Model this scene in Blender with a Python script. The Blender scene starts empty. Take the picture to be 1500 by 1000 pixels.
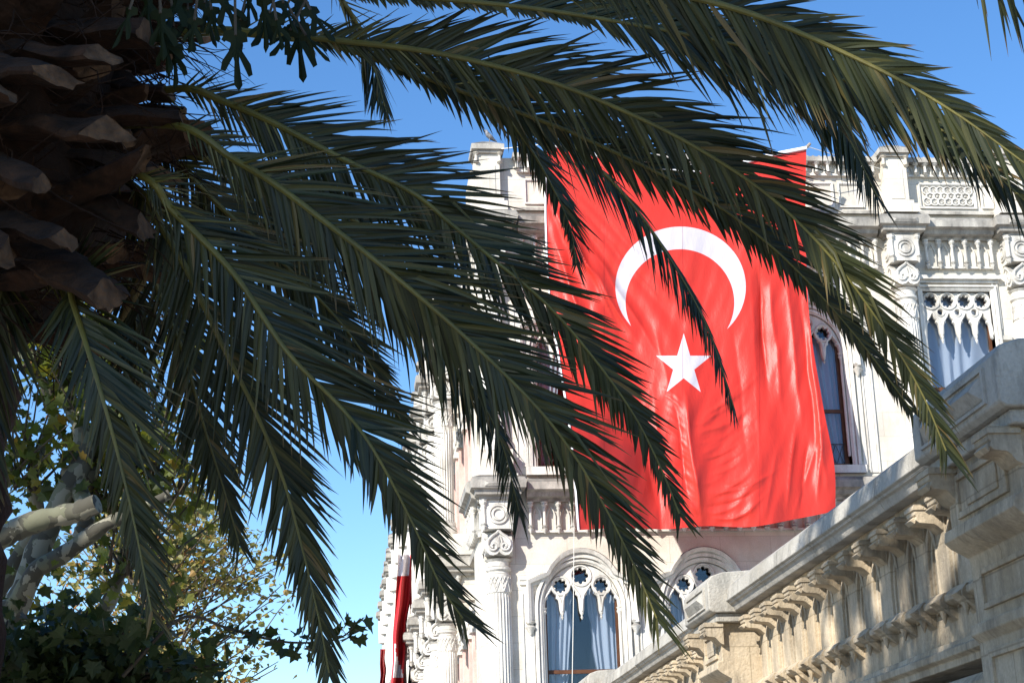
import bpy, bmesh, math, random
from math import sin, cos, pi, radians, sqrt, atan2, exp
from mathutils import Vector, Matrix, noise
random.seed(7)
C = bpy.context.scene
COL = C.collection
# ------------------------------------------------------------------ camera
FPX = 2484.9
EYE = Vector((0, 0, 1.6))
_d1 = Vector((-265, -790, -FPX)).normalized()      # world +Y seen from the camera
_up = Vector((-250, 7900, -FPX)).normalized()      # world +Z
_rx = _d1.cross(_up).normalized()                  # world +X
_up = _rx.cross(_d1).normalized()
R3 = Matrix((_rx, _d1, _up))
cam_d = bpy.data.cameras.new('camera'); cam = bpy.data.objects.new('camera', cam_d); COL.objects.link(cam)
cam.matrix_world = Matrix.Translation(EYE) @ R3.to_4x4()
cam_d.sensor_width = 36; cam_d.lens = FPX / 1500 * 36
cam_d.clip_start = 0.05; cam_d.clip_end = 3000
C.camera = cam
C.render.resolution_x = 1024; C.render.resolution_y = 682
# ------------------------------------------------------------------ sky, sun, exposure
SUN_EL, SUN_AZ = radians(33), radians(46)          # azimuth measured from behind the camera to the left
w = bpy.data.worlds.new('World'); C.world = w; w.use_nodes = True
nt = w.node_tree; bg = nt.nodes['Background']
sk = nt.nodes.new('ShaderNodeTexSky'); sk.sky_type = 'NISHITA'; sk.sun_disc = False
sk.sun_elevation = SUN_EL; sk.sun_rotation = pi + SUN_AZ
sk.air_density = 1.0; sk.dust_density = 0.1; sk.ozone_density = 3.2; sk.altitude = 50
hs = nt.nodes.new('ShaderNodeHueSaturation'); hs.inputs['Saturation'].default_value = 1.2; hs.inputs['Hue'].default_value = 0.503
nt.links.new(sk.outputs[0], hs.inputs['Color']); nt.links.new(hs.outputs[0], bg.inputs[0]); bg.inputs[1].default_value = 0.14
sd = bpy.data.lights.new('sun', 'SUN'); sd.energy = 5.0; sd.angle = radians(0.53); sd.color = (1, 0.95, 0.87)
so = bpy.data.objects.new('sun', sd); COL.objects.link(so)
TOSUN = Vector((-sin(SUN_AZ) * cos(SUN_EL), -cos(SUN_AZ) * cos(SUN_EL), sin(SUN_EL)))
so.rotation_euler = TOSUN.to_track_quat('Z', 'Y').to_euler()
so.location = (-20, -20, 40)
vs = C.view_settings; vs.view_transform = 'Standard'; vs.look = 'None'; vs.gamma = 1; vs.exposure = 0.7
try: vs.use_curve_mapping = False
except Exception: pass
C.cycles.max_bounces = 8; C.cycles.transparent_max_bounces = 12

def ray(px, py):
    return R3 @ Vector(((px - 750) / FPX, -(py - 500) / FPX, -1))
def onY(px, py, Y):
    d = ray(px, py); return EYE + d * (Y / d.y)
def onX(px, py, X):
    d = ray(px, py); return EYE + d * (X / d.x)

# ------------------------------------------------------------------ materials
def mat(name, col, rough=0.8, bump=0.0, bscale=20.0, var=0.0, vscale=3.0, spec=0.3):
    m = bpy.data.materials.new(name); m.use_nodes = True
    n = m.node_tree.nodes; l = m.node_tree.links; p = n['Principled BSDF']
    p.inputs['Roughness'].default_value = rough
    p.inputs['Specular IOR Level'].default_value = spec
    tc = n.new('ShaderNodeTexCoord')
    if var > 0:
        nz = n.new('ShaderNodeTexNoise'); nz.inputs['Scale'].default_value = vscale; nz.inputs['Detail'].default_value = 8
        l.new(tc.outputs['Object'], nz.inputs['Vector'])
        r = n.new('ShaderNodeValToRGB')
        r.color_ramp.elements[0].position = 0.3; r.color_ramp.elements[1].position = 0.72
        r.color_ramp.elements[0].color = (*[c * (1 - var) for c in col], 1)
        r.color_ramp.elements[1].color = (*[min(1, c * (1 + var * 0.5)) for c in col], 1)
        l.new(nz.outputs['Fac'], r.inputs['Fac']); l.new(r.outputs['Color'], p.inputs['Base Color'])
    else:
        p.inputs['Base Color'].default_value = (*col, 1)
    if bump > 0:
        nb = n.new('ShaderNodeTexNoise'); nb.inputs['Scale'].default_value = bscale; nb.inputs['Detail'].default_value = 6
        l.new(tc.outputs['Object'], nb.inputs['Vector'])
        b = n.new('ShaderNodeBump'); b.inputs['Strength'].default_value = bump; b.inputs['Distance'].default_value = 0.02
        l.new(nb.outputs['Fac'], b.inputs['Height']); l.new(b.outputs['Normal'], p.inputs['Normal'])
    return m

def mat_stone(name, c1, c2, stain, stain_amt=0.5, stain_scale=0.9, joints=None, bump=0.35, bscale=9.0, topsoot=0.0, pits=0.0, st_lo=0.5, st_hi=0.72):
    """weathered limestone: two tones, streaky grey stains, soot that has settled on upward ledges, ashlar joints"""
    m = bpy.data.materials.new(name); m.use_nodes = True
    n = m.node_tree.nodes; l = m.node_tree.links; p = n['Principled BSDF']
    p.inputs['Roughness'].default_value = 0.9; p.inputs['Specular IOR Level'].default_value = 0.2
    geo = n.new('ShaderNodeNewGeometry')
    def noise_(scale, detail=6, sc=(1, 1, 1), rough=0.6):
        mp = n.new('ShaderNodeMapping'); mp.inputs['Scale'].default_value = sc
        l.new(geo.outputs['Position'], mp.inputs['Vector'])
        q = n.new('ShaderNodeTexNoise'); q.inputs['Scale'].default_value = scale; q.inputs['Detail'].default_value = detail
        q.inputs['Roughness'].default_value = rough
        l.new(mp.outputs['Vector'], q.inputs['Vector']); return q.outputs['Fac']
    def ramp(src, a, b, ca=(0, 0, 0, 1), cb=(1, 1, 1, 1)):
        r = n.new('ShaderNodeValToRGB'); e = r.color_ramp.elements
        e[0].position = a; e[1].position = b; e[0].color = ca; e[1].color = cb
        l.new(src, r.inputs['Fac']); return r.outputs['Color']
    def mix(f, a, b, mode='MIX'):
        x = n.new('ShaderNodeMix'); x.data_type = 'RGBA'; x.blend_type = mode
        for s, v in ((x.inputs['Factor'], f), (x.inputs[6], a), (x.inputs[7], b)):
            if hasattr(v, 'is_linked'): l.new(v, s)
            else: s.default_value = v
        return x.outputs[2]
    base = mix(ramp(noise_(1.7), 0.35, 0.65), (*c1, 1), (*c2, 1))
    grain = ramp(noise_(38, 4), 0.3, 0.75, (0.84, 0.84, 0.84, 1), (1.06, 1.06, 1.06, 1))
    base = mix(1.0, base, grain, 'MULTIPLY')
    hgt = noise_(bscale, 8)
    if joints:
        br = n.new('ShaderNodeTexBrick'); br.offset = 0.5
        br.inputs['Scale'].default_value = 1.0; br.inputs['Mortar Size'].default_value = 0.006
        br.inputs['Brick Width'].default_value = joints[0]; br.inputs['Row Height'].default_value = joints[1]
        br.inputs['Color1'].default_value = (0.86, 0.86, 0.86, 1); br.inputs['Color2'].default_value = (1.05, 1.02, 0.98, 1)
        br.inputs['Mortar'].default_value = (0.66, 0.64, 0.6, 1)
        sx = n.new('ShaderNodeSeparateXYZ'); l.new(geo.outputs['Position'], sx.inputs[0])
        ad = n.new('ShaderNodeMath'); ad.operation = 'ADD'; l.new(sx.outputs[0], ad.inputs[0]); l.new(sx.outputs[1], ad.inputs[1])
        cb_ = n.new('ShaderNodeCombineXYZ'); l.new(ad.outputs[0], cb_.inputs[0]); l.new(sx.outputs[2], cb_.inputs[1])
        l.new(cb_.outputs[0], br.inputs['Vector'])
        base = mix(1.0, base, br.outputs['Color'], 'MULTIPLY')
    st = ramp(noise_(stain_scale, 8, (1.6, 1.6, 0.45), 0.7), st_lo, st_hi)
    sm = n.new('ShaderNodeMath'); sm.operation = 'MULTIPLY'; l.new(st, sm.inputs[0]); sm.inputs[1].default_value = stain_amt
    base = mix(sm.outputs[0], base, (*stain, 1))
    if topsoot > 0:
        sn = n.new('ShaderNodeSeparateXYZ'); l.new(geo.outputs['True Normal'], sn.inputs[0])
        up = ramp(sn.outputs[2], 0.15, 0.7)
        nz = ramp(noise_(2.2, 6), 0.3, 0.55)
        mm = n.new('ShaderNodeMath'); mm.operation = 'MULTIPLY'; l.new(up, mm.inputs[0]); l.new(nz, mm.inputs[1])
        m2 = n.new('ShaderNodeMath'); m2.operation = 'MULTIPLY'; l.new(mm.outputs[0], m2.inputs[0]); m2.inputs[1].default_value = topsoot
        base = mix(m2.outputs[0], base, (0.1, 0.095, 0.085, 1))
    if pits > 0:
        vo = n.new('ShaderNodeTexVoronoi'); vo.inputs['Scale'].default_value = 34
        l.new(geo.outputs['Position'], vo.inputs['Vector'])
        pt = ramp(vo.outputs['Distance'], 0.08, 0.26)
        gate = ramp(noise_(5.0, 3), 0.45, 0.6)
        g2 = n.new('ShaderNodeMath'); g2.operation = 'MAXIMUM'; l.new(pt, g2.inputs[0])
        inv = n.new('ShaderNodeMath'); inv.operation = 'SUBTRACT'; inv.inputs[0].default_value = 1; l.new(gate, inv.inputs[1])
        l.new(inv.outputs[0], g2.inputs[1])
        mh = n.new('ShaderNodeMath'); mh.operation = 'MULTIPLY_ADD'; l.new(g2.outputs[0], mh.inputs[0]); mh.inputs[1].default_value = pits; l.new(hgt, mh.inputs[2])
        hgt = mh.outputs[0]
    l.new(base, p.inputs['Base Color'])
    b = n.new('ShaderNodeBump'); b.inputs['Strength'].default_value = bump; b.inputs['Distance'].default_value = 0.03
    l.new(hgt, b.inputs['Height']); l.new(b.outputs['Normal'], p.inputs['Normal'])
    return m

STONE = mat_stone('palace_stone', (0.64, 0.595, 0.51), (0.74, 0.71, 0.64), (0.40, 0.35, 0.28), 0.6, 0.8, joints=(1.25, 0.62))
TRIM = mat_stone('palace_trim', (0.66, 0.63, 0.56), (0.76, 0.735, 0.68), (0.27, 0.25, 0.22), 0.75, 1.1, topsoot=0.75, st_lo=0.47, st_hi=0.68)
LEDGE = mat_stone('palace_ledge', (0.40, 0.37, 0.32), (0.56, 0.53, 0.47), (0.11, 0.105, 0.10), 0.72, 1.3, topsoot=0.9, st_lo=0.42, st_hi=0.66)
PINK = mat_stone('pink_marble', (0.66, 0.42, 0.36), (0.74, 0.56, 0.50), (0.60, 0.50, 0.45), 0.4, 1.5)
NEAR = mat_stone('gallery_stone', (0.46, 0.37, 0.25), (0.60, 0.51, 0.38), (0.17, 0.145, 0.11), 0.72, 2.4, bump=0.38, bscale=30, pits=0.9, st_lo=0.46, st_hi=0.64, joints=(0.93, 0.47))
NEARTOP = mat_stone('gallery_coping', (0.38, 0.35, 0.295), (0.50, 0.47, 0.41), (0.13, 0.122, 0.105), 0.85, 3.0, bump=0.4, bscale=36, topsoot=0.25, pits=0.6)
WOOD = mat('brown_sash', (0.11, 0.045, 0.02), 0.5, 0.1, 30, 0.3, 6)
CURTAIN = mat('curtain_cloth', (0.42, 0.42, 0.42), 0.9)
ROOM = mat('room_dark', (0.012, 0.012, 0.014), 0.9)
IRON = mat('iron', (0.03, 0.03, 0.03), 0.5)
ROPE = mat('rope', (0.7, 0.68, 0.62), 0.9)
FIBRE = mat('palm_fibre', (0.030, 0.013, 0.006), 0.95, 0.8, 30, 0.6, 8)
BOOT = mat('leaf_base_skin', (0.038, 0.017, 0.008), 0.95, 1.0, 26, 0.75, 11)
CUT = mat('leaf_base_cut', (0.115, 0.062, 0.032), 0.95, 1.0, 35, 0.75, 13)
RACHIS = mat('palm_rachis', (0.12, 0.105, 0.022), 0.5, 0.15, 30, 0.35, 6, 0.4)
def mat_bark():
    """plane tree bark: flaking plates of olive, grey and cream"""
    m = mat('plane_bark', (0.2, 0.2, 0.15), 0.9); n = m.node_tree.nodes; l = m.node_tree.links; p = n['Principled BSDF']
    tc = n.new('ShaderNodeTexCoord'); nz = n.new('ShaderNodeTexNoise'); nz.inputs['Scale'].default_value = 5; nz.inputs['Detail'].default_value = 5
    l.new(tc.outputs['Object'], nz.inputs['Vector'])
    mx = n.new('ShaderNodeMix'); mx.data_type = 'VECTOR'; mx.inputs['Factor'].default_value = 0.25
    l.new(tc.outputs['Object'], mx.inputs[4]); l.new(nz.outputs['Color'], mx.inputs[5])
    vo = n.new('ShaderNodeTexVoronoi'); vo.inputs['Scale'].default_value = 13; l.new(mx.outputs[1], vo.inputs['Vector'])
    r = n.new('ShaderNodeValToRGB'); r.color_ramp.interpolation = 'CONSTANT'; e = r.color_ramp.elements
    for pos, c in ((0.35, (0.10, 0.095, 0.07)), (0.6, (0.15, 0.15, 0.10)), (0.8, (0.07, 0.065, 0.05))): q = e.new(pos); q.color = (*c, 1)
    e[0].color = (0.24, 0.225, 0.17, 1); sp = n.new('ShaderNodeSeparateColor'); l.new(vo.outputs['Color'], sp.inputs[0]); l.new(sp.outputs[0], r.inputs['Fac'])
    l.new(r.outputs['Color'], p.inputs['Base Color'])
    b = n.new('ShaderNodeBump'); b.inputs['Strength'].default_value = 0.5; b.inputs['Distance'].default_value = 0.02; l.new(sp.outputs[1], b.inputs['Height']); l.new(b.outputs['Normal'], p.inputs['Normal'])
    return m
BARK = mat_bark()
BARKD = mat('twig_bark', (0.09, 0.07, 0.05), 0.9, 0.3, 20, 0.4, 6)
GROUND = mat('paving', (0.30, 0.28, 0.25), 0.95, 0.2, 4, 0.25, 0.6)
FEATHER = mat('grey_feathers', (0.22, 0.22, 0.23), 0.8, 0, 20, 0.7, 14)

def mat_glass():
    m = bpy.data.materials.new('window_glass'); m.use_nodes = True
    n = m.node_tree.nodes; l = m.node_tree.links; n.remove(n['Principled BSDF'])
    tr = n.new('ShaderNodeBsdfTransparent'); tr.inputs[0].default_value = (0.86, 0.90, 0.95, 1)
    gl = n.new('ShaderNodeBsdfGlossy'); gl.inputs['Roughness'].default_value = 0.03; gl.inputs[0].default_value = (0.85, 0.92, 1, 1)
    lw_ = n.new('ShaderNodeLayerWeight'); lw_.inputs[0].default_value = 0.5
    fr = n.new('ShaderNodeMath'); fr.operation = 'POWER'; l.new(lw_.outputs['Facing'], fr.inputs[0]); fr.inputs[1].default_value = 4.0
    nz = n.new('ShaderNodeTexNoise'); nz.inputs['Scale'].default_value = 1.3
    tc = n.new('ShaderNodeTexCoord'); l.new(tc.outputs['Object'], nz.inputs['Vector'])
    b = n.new('ShaderNodeBump'); b.inputs['Strength'].default_value = 0.04; l.new(nz.outputs['Fac'], b.inputs['Height'])
    l.new(b.outputs['Normal'], gl.inputs['Normal'])
    ad = n.new('ShaderNodeMath'); ad.operation = 'ADD'; ad.inputs[1].default_value = 0.045; l.new(fr.outputs[0], ad.inputs[0])
    mx = n.new('ShaderNodeMixShader'); l.new(ad.outputs[0], mx.inputs[0]); l.new(tr.outputs[0], mx.inputs[1]); l.new(gl.outputs[0], mx.inputs[2])
    l.new(mx.outputs[0], n['Material Output'].inputs[0]); return m
GLASS = mat_glass()

def mat_leaf(name, cols, trans=0.3, rough=0.45, tipcol=None, spec=0.4):
    """foliage: colour per leaf from the 'rnd' attribute, browned tips from 'tip'"""
    m = bpy.data.materials.new(name); m.use_nodes = True
    n = m.node_tree.nodes; l = m.node_tree.links; p = n['Principled BSDF']
    p.inputs['Roughness'].default_value = rough; p.inputs['Specular IOR Level'].default_value = spec
    a = n.new('ShaderNodeAttribute'); a.attribute_name = 'rnd'
    r = n.new('ShaderNodeValToRGB'); e = r.color_ramp.elements
    while len(e) < len(cols): e.new(0.5)
    for i, (pos, c) in enumerate(cols): e[i].position = pos; e[i].color = (*c, 1)
    l.new(a.outputs['Fac'], r.inputs['Fac']); out = r.outputs['Color']
    if tipcol:
        t = n.new('ShaderNodeAttribute'); t.attribute_name = 'tip'
        x = n.new('ShaderNodeMix'); x.data_type = 'RGBA'
        l.new(t.outputs['Fac'], x.inputs['Factor']); l.new(out, x.inputs[6]); x.inputs[7].default_value = (*tipcol, 1); out = x.outputs[2]
    l.new(out, p.inputs['Base Color'])
    td = n.new('ShaderNodeBsdfTranslucent'); g = n.new('ShaderNodeMix'); g.data_type = 'RGBA'; g.blend_type = 'MULTIPLY'
    g.inputs['Factor'].default_value = 1; l.new(out, g.inputs[6]); g.inputs[7].default_value = (1.5, 1.5, 0.8, 1)
    l.new(g.outputs[2], td.inputs[0])
    mx = n.new('ShaderNodeMixShader'); mx.inputs[0].default_value = trans
    l.new(p.outputs[0], mx.inputs[1]); l.new(td.outputs[0], mx.inputs[2]); l.new(mx.outputs[0], n['Material Output'].inputs[0])
    return m
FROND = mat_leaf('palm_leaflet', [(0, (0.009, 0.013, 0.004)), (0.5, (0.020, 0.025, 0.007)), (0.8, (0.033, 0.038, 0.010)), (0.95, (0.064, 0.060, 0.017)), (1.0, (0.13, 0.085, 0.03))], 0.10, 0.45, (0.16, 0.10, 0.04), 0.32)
PLANEL = mat_leaf('plane_leaf', [(0, (0.045, 0.065, 0.015)), (0.45, (0.10, 0.12, 0.02)), (0.75, (0.22, 0.19, 0.03)), (1.0, (0.26, 0.12, 0.03))], 0.45, 0.5)
FARL = mat_leaf('far_leaf', [(0, (0.07, 0.09, 0.025)), (0.4, (0.19, 0.19, 0.055)), (0.75, (0.34, 0.27, 0.10)), (1.0, (0.33, 0.15, 0.05))], 0.4, 0.5)
DARKL = mat_leaf('dark_leaf', [(0, (0.03, 0.045, 0.014)), (0.8, (0.055, 0.075, 0.02)), (1.0, (0.13, 0.13, 0.03))], 0.3, 0.5)
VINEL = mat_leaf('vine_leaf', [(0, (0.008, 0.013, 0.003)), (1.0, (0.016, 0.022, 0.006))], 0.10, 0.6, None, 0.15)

# ------------------------------------------------------------------ mesh helpers
class MB:
    def __init__(s): s.v = []; s.f = []; s.mi = []; s.a = {}
    def add(s, vs, fs, mi=0):
        o = len(s.v); s.v.extend([tuple(q) for q in vs])
        for f in fs: s.f.append(tuple(i + o for i in f)); s.mi.append(mi)
    def box(s, x0, x1, y0, y1, z0, z1):
        s.add([(x0, y0, z0), (x1, y0, z0), (x1, y1, z0), (x0, y1, z0), (x0, y0, z1), (x1, y0, z1), (x1, y1, z1), (x0, y1, z1)],
              [(0, 3, 2, 1), (4, 5, 6, 7), (0, 1, 5, 4), (1, 2, 6, 5), (2, 3, 7, 6), (3, 0, 4, 7)])
    def prism(s, poly, axis, a, b):
        """closed polygon extruded along an axis; poly is in the two other axes (x: y,z / y: x,z / z: x,y)"""
        def P(p, t): return (t, p[0], p[1]) if axis == 'x' else (p[0], t, p[1]) if axis == 'y' else (p[0], p[1], t)
        k = len(poly); A = [P(p, a) for p in poly]; B = [P(p, b) for p in poly]
        fs = [(i, (i + 1) % k, k + (i + 1) % k, k + i) for i in range(k)] + [tuple(range(k))[::-1], tuple(range(k, 2 * k))]
        s.add(A + B, fs)
    def lathe(s, prof, c, seg=24, flute=0, fdepth=0.0, frange=None):
        """profile of (r, z) round a vertical axis at c; flutes cut between the two heights of frange"""
        vs = []; fs = []
        for (r, z) in prof:
            for k in range(seg):
                a = 2 * pi * k / seg; rr = r
                if flute and frange[0] <= z <= frange[1]: rr = r - fdepth * abs(sin(a * flute / 2)) ** 0.7
                vs.append((c[0] + rr * cos(a), c[1] + rr * sin(a), c[2] + z))
        for j in range(len(prof) - 1):
            for k in range(seg):
                fs.append((j * seg + k, j * seg + (k + 1) % seg, (j + 1) * seg + (k + 1) % seg, (j + 1) * seg + k))
        fs.append(tuple(range(seg))[::-1]); t = (len(prof) - 1) * seg; fs.append(tuple(range(t, t + seg)))
        s.add(vs, fs)
    def tube(s, pts, rad, seg=6, cap=True):
        pts = [Vector(p) for p in pts]; n = len(pts)
        if not hasattr(rad, '__len__'): rad = [rad] * n
        vs = []; fs = []; ref = None
        for i in range(n):
            t = (pts[min(i + 1, n - 1)] - pts[max(i - 1, 0)]).normalized()
            if ref is None: ref = t.orthogonal().normalized()
            ref = (ref - t * ref.dot(t)); ref = ref.normalized() if ref.length > 1e-6 else t.orthogonal().normalized()
            b = t.cross(ref)
            for k in range(seg):
                a = 2 * pi * k / seg; vs.append(pts[i] + (ref * cos(a) + b * sin(a)) * rad[i])
        for j in range(n - 1):
            for k in range(seg):
                fs.append((j * seg + k, j * seg + (k + 1) % seg, (j + 1) * seg + (k + 1) % seg, (j + 1) * seg + k))
        if cap: fs.append(tuple(range(seg))[::-1]); fs.append(tuple(range((n - 1) * seg, n * seg)))
        s.add(vs, fs)
    def ring(s, c, R, r, axis='y', seg=20, ts=6):
        pts = []
        for k in range(seg + 1):
            a = 2 * pi * k / seg; u, v = R * cos(a), R * sin(a)
            pts.append((c[0] + u, c[1], c[2] + v) if axis == 'y' else (c[0], c[1] + u, c[2] + v))
        s.tube(pts, r, ts, False)
    def sweep(s, path, prof):
        """moulding: path is (x, z, nx, nz), prof is a closed list of (out along n, y)"""
        k = len(prof); vs = []; fs = []
        for (x, z, nx, nz) in path:
            for (o, y) in prof: vs.append((x + nx * o, y, z + nz * o))
        for j in range(len(path) - 1):
            for i in range(k):
                fs.append((j * k + i, (j + 1) * k + i, (j + 1) * k + (i + 1) % k, j * k + (i + 1) % k))
        fs.append(tuple(range(k))); t = (len(path) - 1) * k; fs.append(tuple(range(t, t + k))[::-1])
        s.add(vs, fs)
    def merge(s, o, M=None):
        s.add([tuple(M @ Vector(q)) for q in o.v] if M else o.v, o.f)
    def mesh(s, name, m, smooth=38):
        me = bpy.data.meshes.new(name); me.from_pydata(s.v, [], s.f)
        ms = m if isinstance(m, (list, tuple)) else [m]
        for q in ms: me.materials.append(q)
        if len(ms) > 1: me.polygons.foreach_set('material_index', s.mi)
        for an, vals in s.a.items():
            at = me.attributes.new(an, 'FLOAT', 'POINT'); at.data.foreach_set('value', vals)
        me.update(); fixn = bmesh.new(); fixn.from_mesh(me)
        if smooth != 'leaf': bmesh.ops.recalc_face_normals(fixn, faces=fixn.faces)
        fixn.to_mesh(me); fixn.free()
        if smooth and smooth != 'leaf':
            me.polygons.foreach_set('use_smooth', [True] * len(me.polygons)); me.set_sharp_from_angle(angle=radians(smooth))
        return me
    def build(s, name, m, parent=None, smooth=38, bevel=0):
        o = bpy.data.objects.new(name, s.mesh(name, m, smooth)); COL.objects.link(o)
        if parent: o.parent = parent
        if bevel:
            b = o.modifiers.new('bevel', 'BEVEL'); b.width = bevel; b.segments = 2; b.limit_method = 'ANGLE'; b.angle_limit = radians(40)
        return o

def tag(o, label=None, cat=None, group=None, kind=None):
    if label: o['label'] = label
    if cat: o['category'] = cat
    if group: o['group'] = group
    if kind: o['kind'] = kind
    return o
def empty(name, loc, label, cat, group=None):
    o = bpy.data.objects.new(name, None); COL.objects.link(o); o.location = loc; o.empty_display_size = 0.2
    return tag(o, label, cat, group)
def keep(o, parent):
    """parent an object built in world coordinates"""
    o.parent = parent; o.matrix_parent_inverse = Matrix.Translation(parent.location).inverted(); return o

def plate(shapes, depth, bevel, y, name='plate'):
    """outline with holes cut through it (even-odd), lying in the XZ plane at y, with moulded edges; returns an MB"""
    cu = bpy.data.curves.new(name, 'CURVE'); cu.dimensions = '2D'; cu.fill_mode = 'BOTH'
    cu.extrude = depth / 2; cu.bevel_depth = bevel; cu.bevel_resolution = 1; cu.offset = -bevel
    for sh in shapes:
        sp = cu.splines.new('POLY'); sp.points.add(len(sh) - 1); sp.use_cyclic_u = True
        for i, (a, b) in enumerate(sh): sp.points[i].co = (a, b, 0, 1)
    o = bpy.data.objects.new(name, cu); COL.objects.link(o)
    dg = bpy.context.evaluated_depsgraph_get(); me = bpy.data.meshes.new_from_object(o.evaluated_get(dg))
    b = MB(); b.add([(v.co.x, y - v.co.z, v.co.y) for v in me.vertices], [tuple(p.vertices) for p in me.polygons])
    bpy.data.objects.remove(o); bpy.data.curves.remove(cu); bpy.data.meshes.remove(me)
    return b
def circle(cx, cz, r, n=20, ph=0): return [(cx + r * cos(ph + 2 * pi * i / n), cz + r * sin(ph + 2 * pi * i / n)) for i in range(n)]
def foil(cx, cz, r, lobes=8, n=48): return [(cx + r * (0.72 + 0.28 * abs(cos(lobes * t / 2))) * cos(t), cz + r * (0.72 + 0.28 * abs(cos(lobes * t / 2))) * sin(t)) for t in [2 * pi * i / n for i in range(n)]]

def arch_path(cx, hw, z0, zs, rise, n=24):
    """up the left jamb, over a half ellipse, down the right jamb, with outward normals"""
    p = [(cx - hw, z0, -1, 0)]
    for i in range(n + 1):
        a = pi - pi * i / n
        nx, nz = cos(a) / hw, sin(a) / rise; q = sqrt(nx * nx + nz * nz)
        p.append((cx + hw * cos(a), zs + rise * sin(a), nx / q, nz / q))
    p.append((cx + hw, z0, 1, 0)); return p

# ------------------------------------------------------------------ setting: ground
g = MB(); g.add([(-900, -900, 0), (900, -900, 0), (900, 900, 0), (-900, 900, 0)], [(0, 1, 2, 3)])
tag(g.build('ground', GROUND, None, 0), None, None, None, 'structure')

# ------------------------------------------------------------------ palace
FY = 40.0
palace = empty('palace', (10, 44, 0), 'large ornate cream limestone palace with two floors of tracery windows behind the hanging flag', 'palace')
def P(b, name, m, parent=None, smooth=38):
    o = b.build(name, m, None, smooth)
    if parent is None: return keep(o, palace)
    o.parent = parent; o.matrix_parent_inverse = parent.matrix_parent_inverse.copy() if False else Matrix.Identity(4)
    return o
WX = [5.93, 8.93, 11.93]          # window axes of the flagged front
HW = 0.94                          # half width of the tracery arch
def wall_hole(cx, z0, zs, hw, rise, n=24):
    pts = [(cx - hw, z0)] + [(cx + hw * cos(pi - pi * i / n), zs + rise * sin(pi - pi * i / n)) for i in range(n + 1)] + [(cx + hw, z0)]
    return pts
holes = []
for cx in WX:
    holes.append(wall_hole(cx, 3.6, 7.6, HW, 1.08)); holes.append(wall_hole(cx, 11.05, 13.95, HW, 1.08))
holes.append([(15.12, 11.05), (15.12, 15.62), (16.92, 15.62), (16.92, 11.05)])
holes.append([(15.12, 3.6), (15.12, 8.3), (16.92, 8.3), (16.92, 3.6)])
wall = plate([[(3.62, 0), (3.62, 19.2), (24, 19.2), (24, 0)]] + holes, 0.5, 0.0, FY + 0.25)
P(wall, 'wall', STONE, None, 0)

def tracery_arch(cx, y, zs, hw, rise):
    """three rosettes over four cusped lights with hanging pendants"""
    n = 28; out = [(cx + hw * cos(pi - pi * i / n), zs + rise * sin(pi - pi * i / n)) for i in range(n + 1)]
    lw = 2 * hw / 4
    low = []
    for k in range(4):                                      # from right to left along the scalloped lower edge
        xr = cx + hw - k * lw; xl = xr - lw; xm = (xl + xr) / 2
        zt = zs + (0.55 if k in (1, 2) else 0.46)
        a = 0.055
        if k == 0: low += [(xr - 0.05, zs - 0.06)]
        low += [(xr - a, zs - 0.02), (xm + 0.165, zt - 0.31), (xm + 0.150, zt - 0.24), (xm + 0.10, zt - 0.20), (xm + 0.105, zt - 0.13), (xm + 0.04, zt - 0.06), (xm, zt + 0.03),
                (xm - 0.04, zt - 0.06), (xm - 0.105, zt - 0.13), (xm - 0.10, zt - 0.20), (xm - 0.150, zt - 0.24), (xm - 0.165, zt - 0.31), (xl + a, zs - 0.02)]
        if k < 3: low += [(xl + 0.04, zs - 0.08), (xl, zs - 0.17), (xl - 0.04, zs - 0.08)]
        else: low += [(xl + 0.05, zs - 0.06)]
    shapes = [out + low]
    shapes += [foil(cx, zs + 0.74 * rise, 0.20), foil(cx - 0.525 * hw, zs + 0.46 * rise + 0.06, 0.17), foil(cx + 0.525 * hw, zs + 0.46 * rise + 0.06, 0.17)]
    b = plate(shapes, 0.10, 0.022, y)
    for (rx, rz, rr) in ((cx, zs + 0.74 * rise, 0.245), (cx - 0.525 * hw, zs + 0.46 * rise + 0.06, 0.215), (cx + 0.525 * hw, zs + 0.46 * rise + 0.06, 0.215)):
        b.ring((rx, y - 0.075, rz), rr, 0.03, 'y', 22, 6)
    for k in range(4):                                      # ogee ribs of the four lights
        xl = cx - hw + k * lw; xm = xl + lw / 2; zt = zs + (0.56 if k in (1, 2) else 0.48)
        for sg in (-1, 1):
            xb = xm + sg * lw / 2
            b.tube([(xb, y - 0.075, zs - 0.05), (xb - sg * 0.025, y - 0.08, zt - 0.34), (xm + sg * lw * 0.38, y - 0.08, zt - 0.22), (xm + sg * 0.07, y - 0.08, zt - 0.06), (xm, y - 0.075, zt + 0.05)], 0.026, 6)
    for k in (1, 2, 3):
        x = cx - hw + k * lw
        b.lathe([(0.004, -0.25), (0.035, -0.19), (0.014, -0.15), (0.048, -0.10), (0.03, -0.05), (0.04, 0.0)], (x, y - 0.03, zs), 10)
    return b
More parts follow.
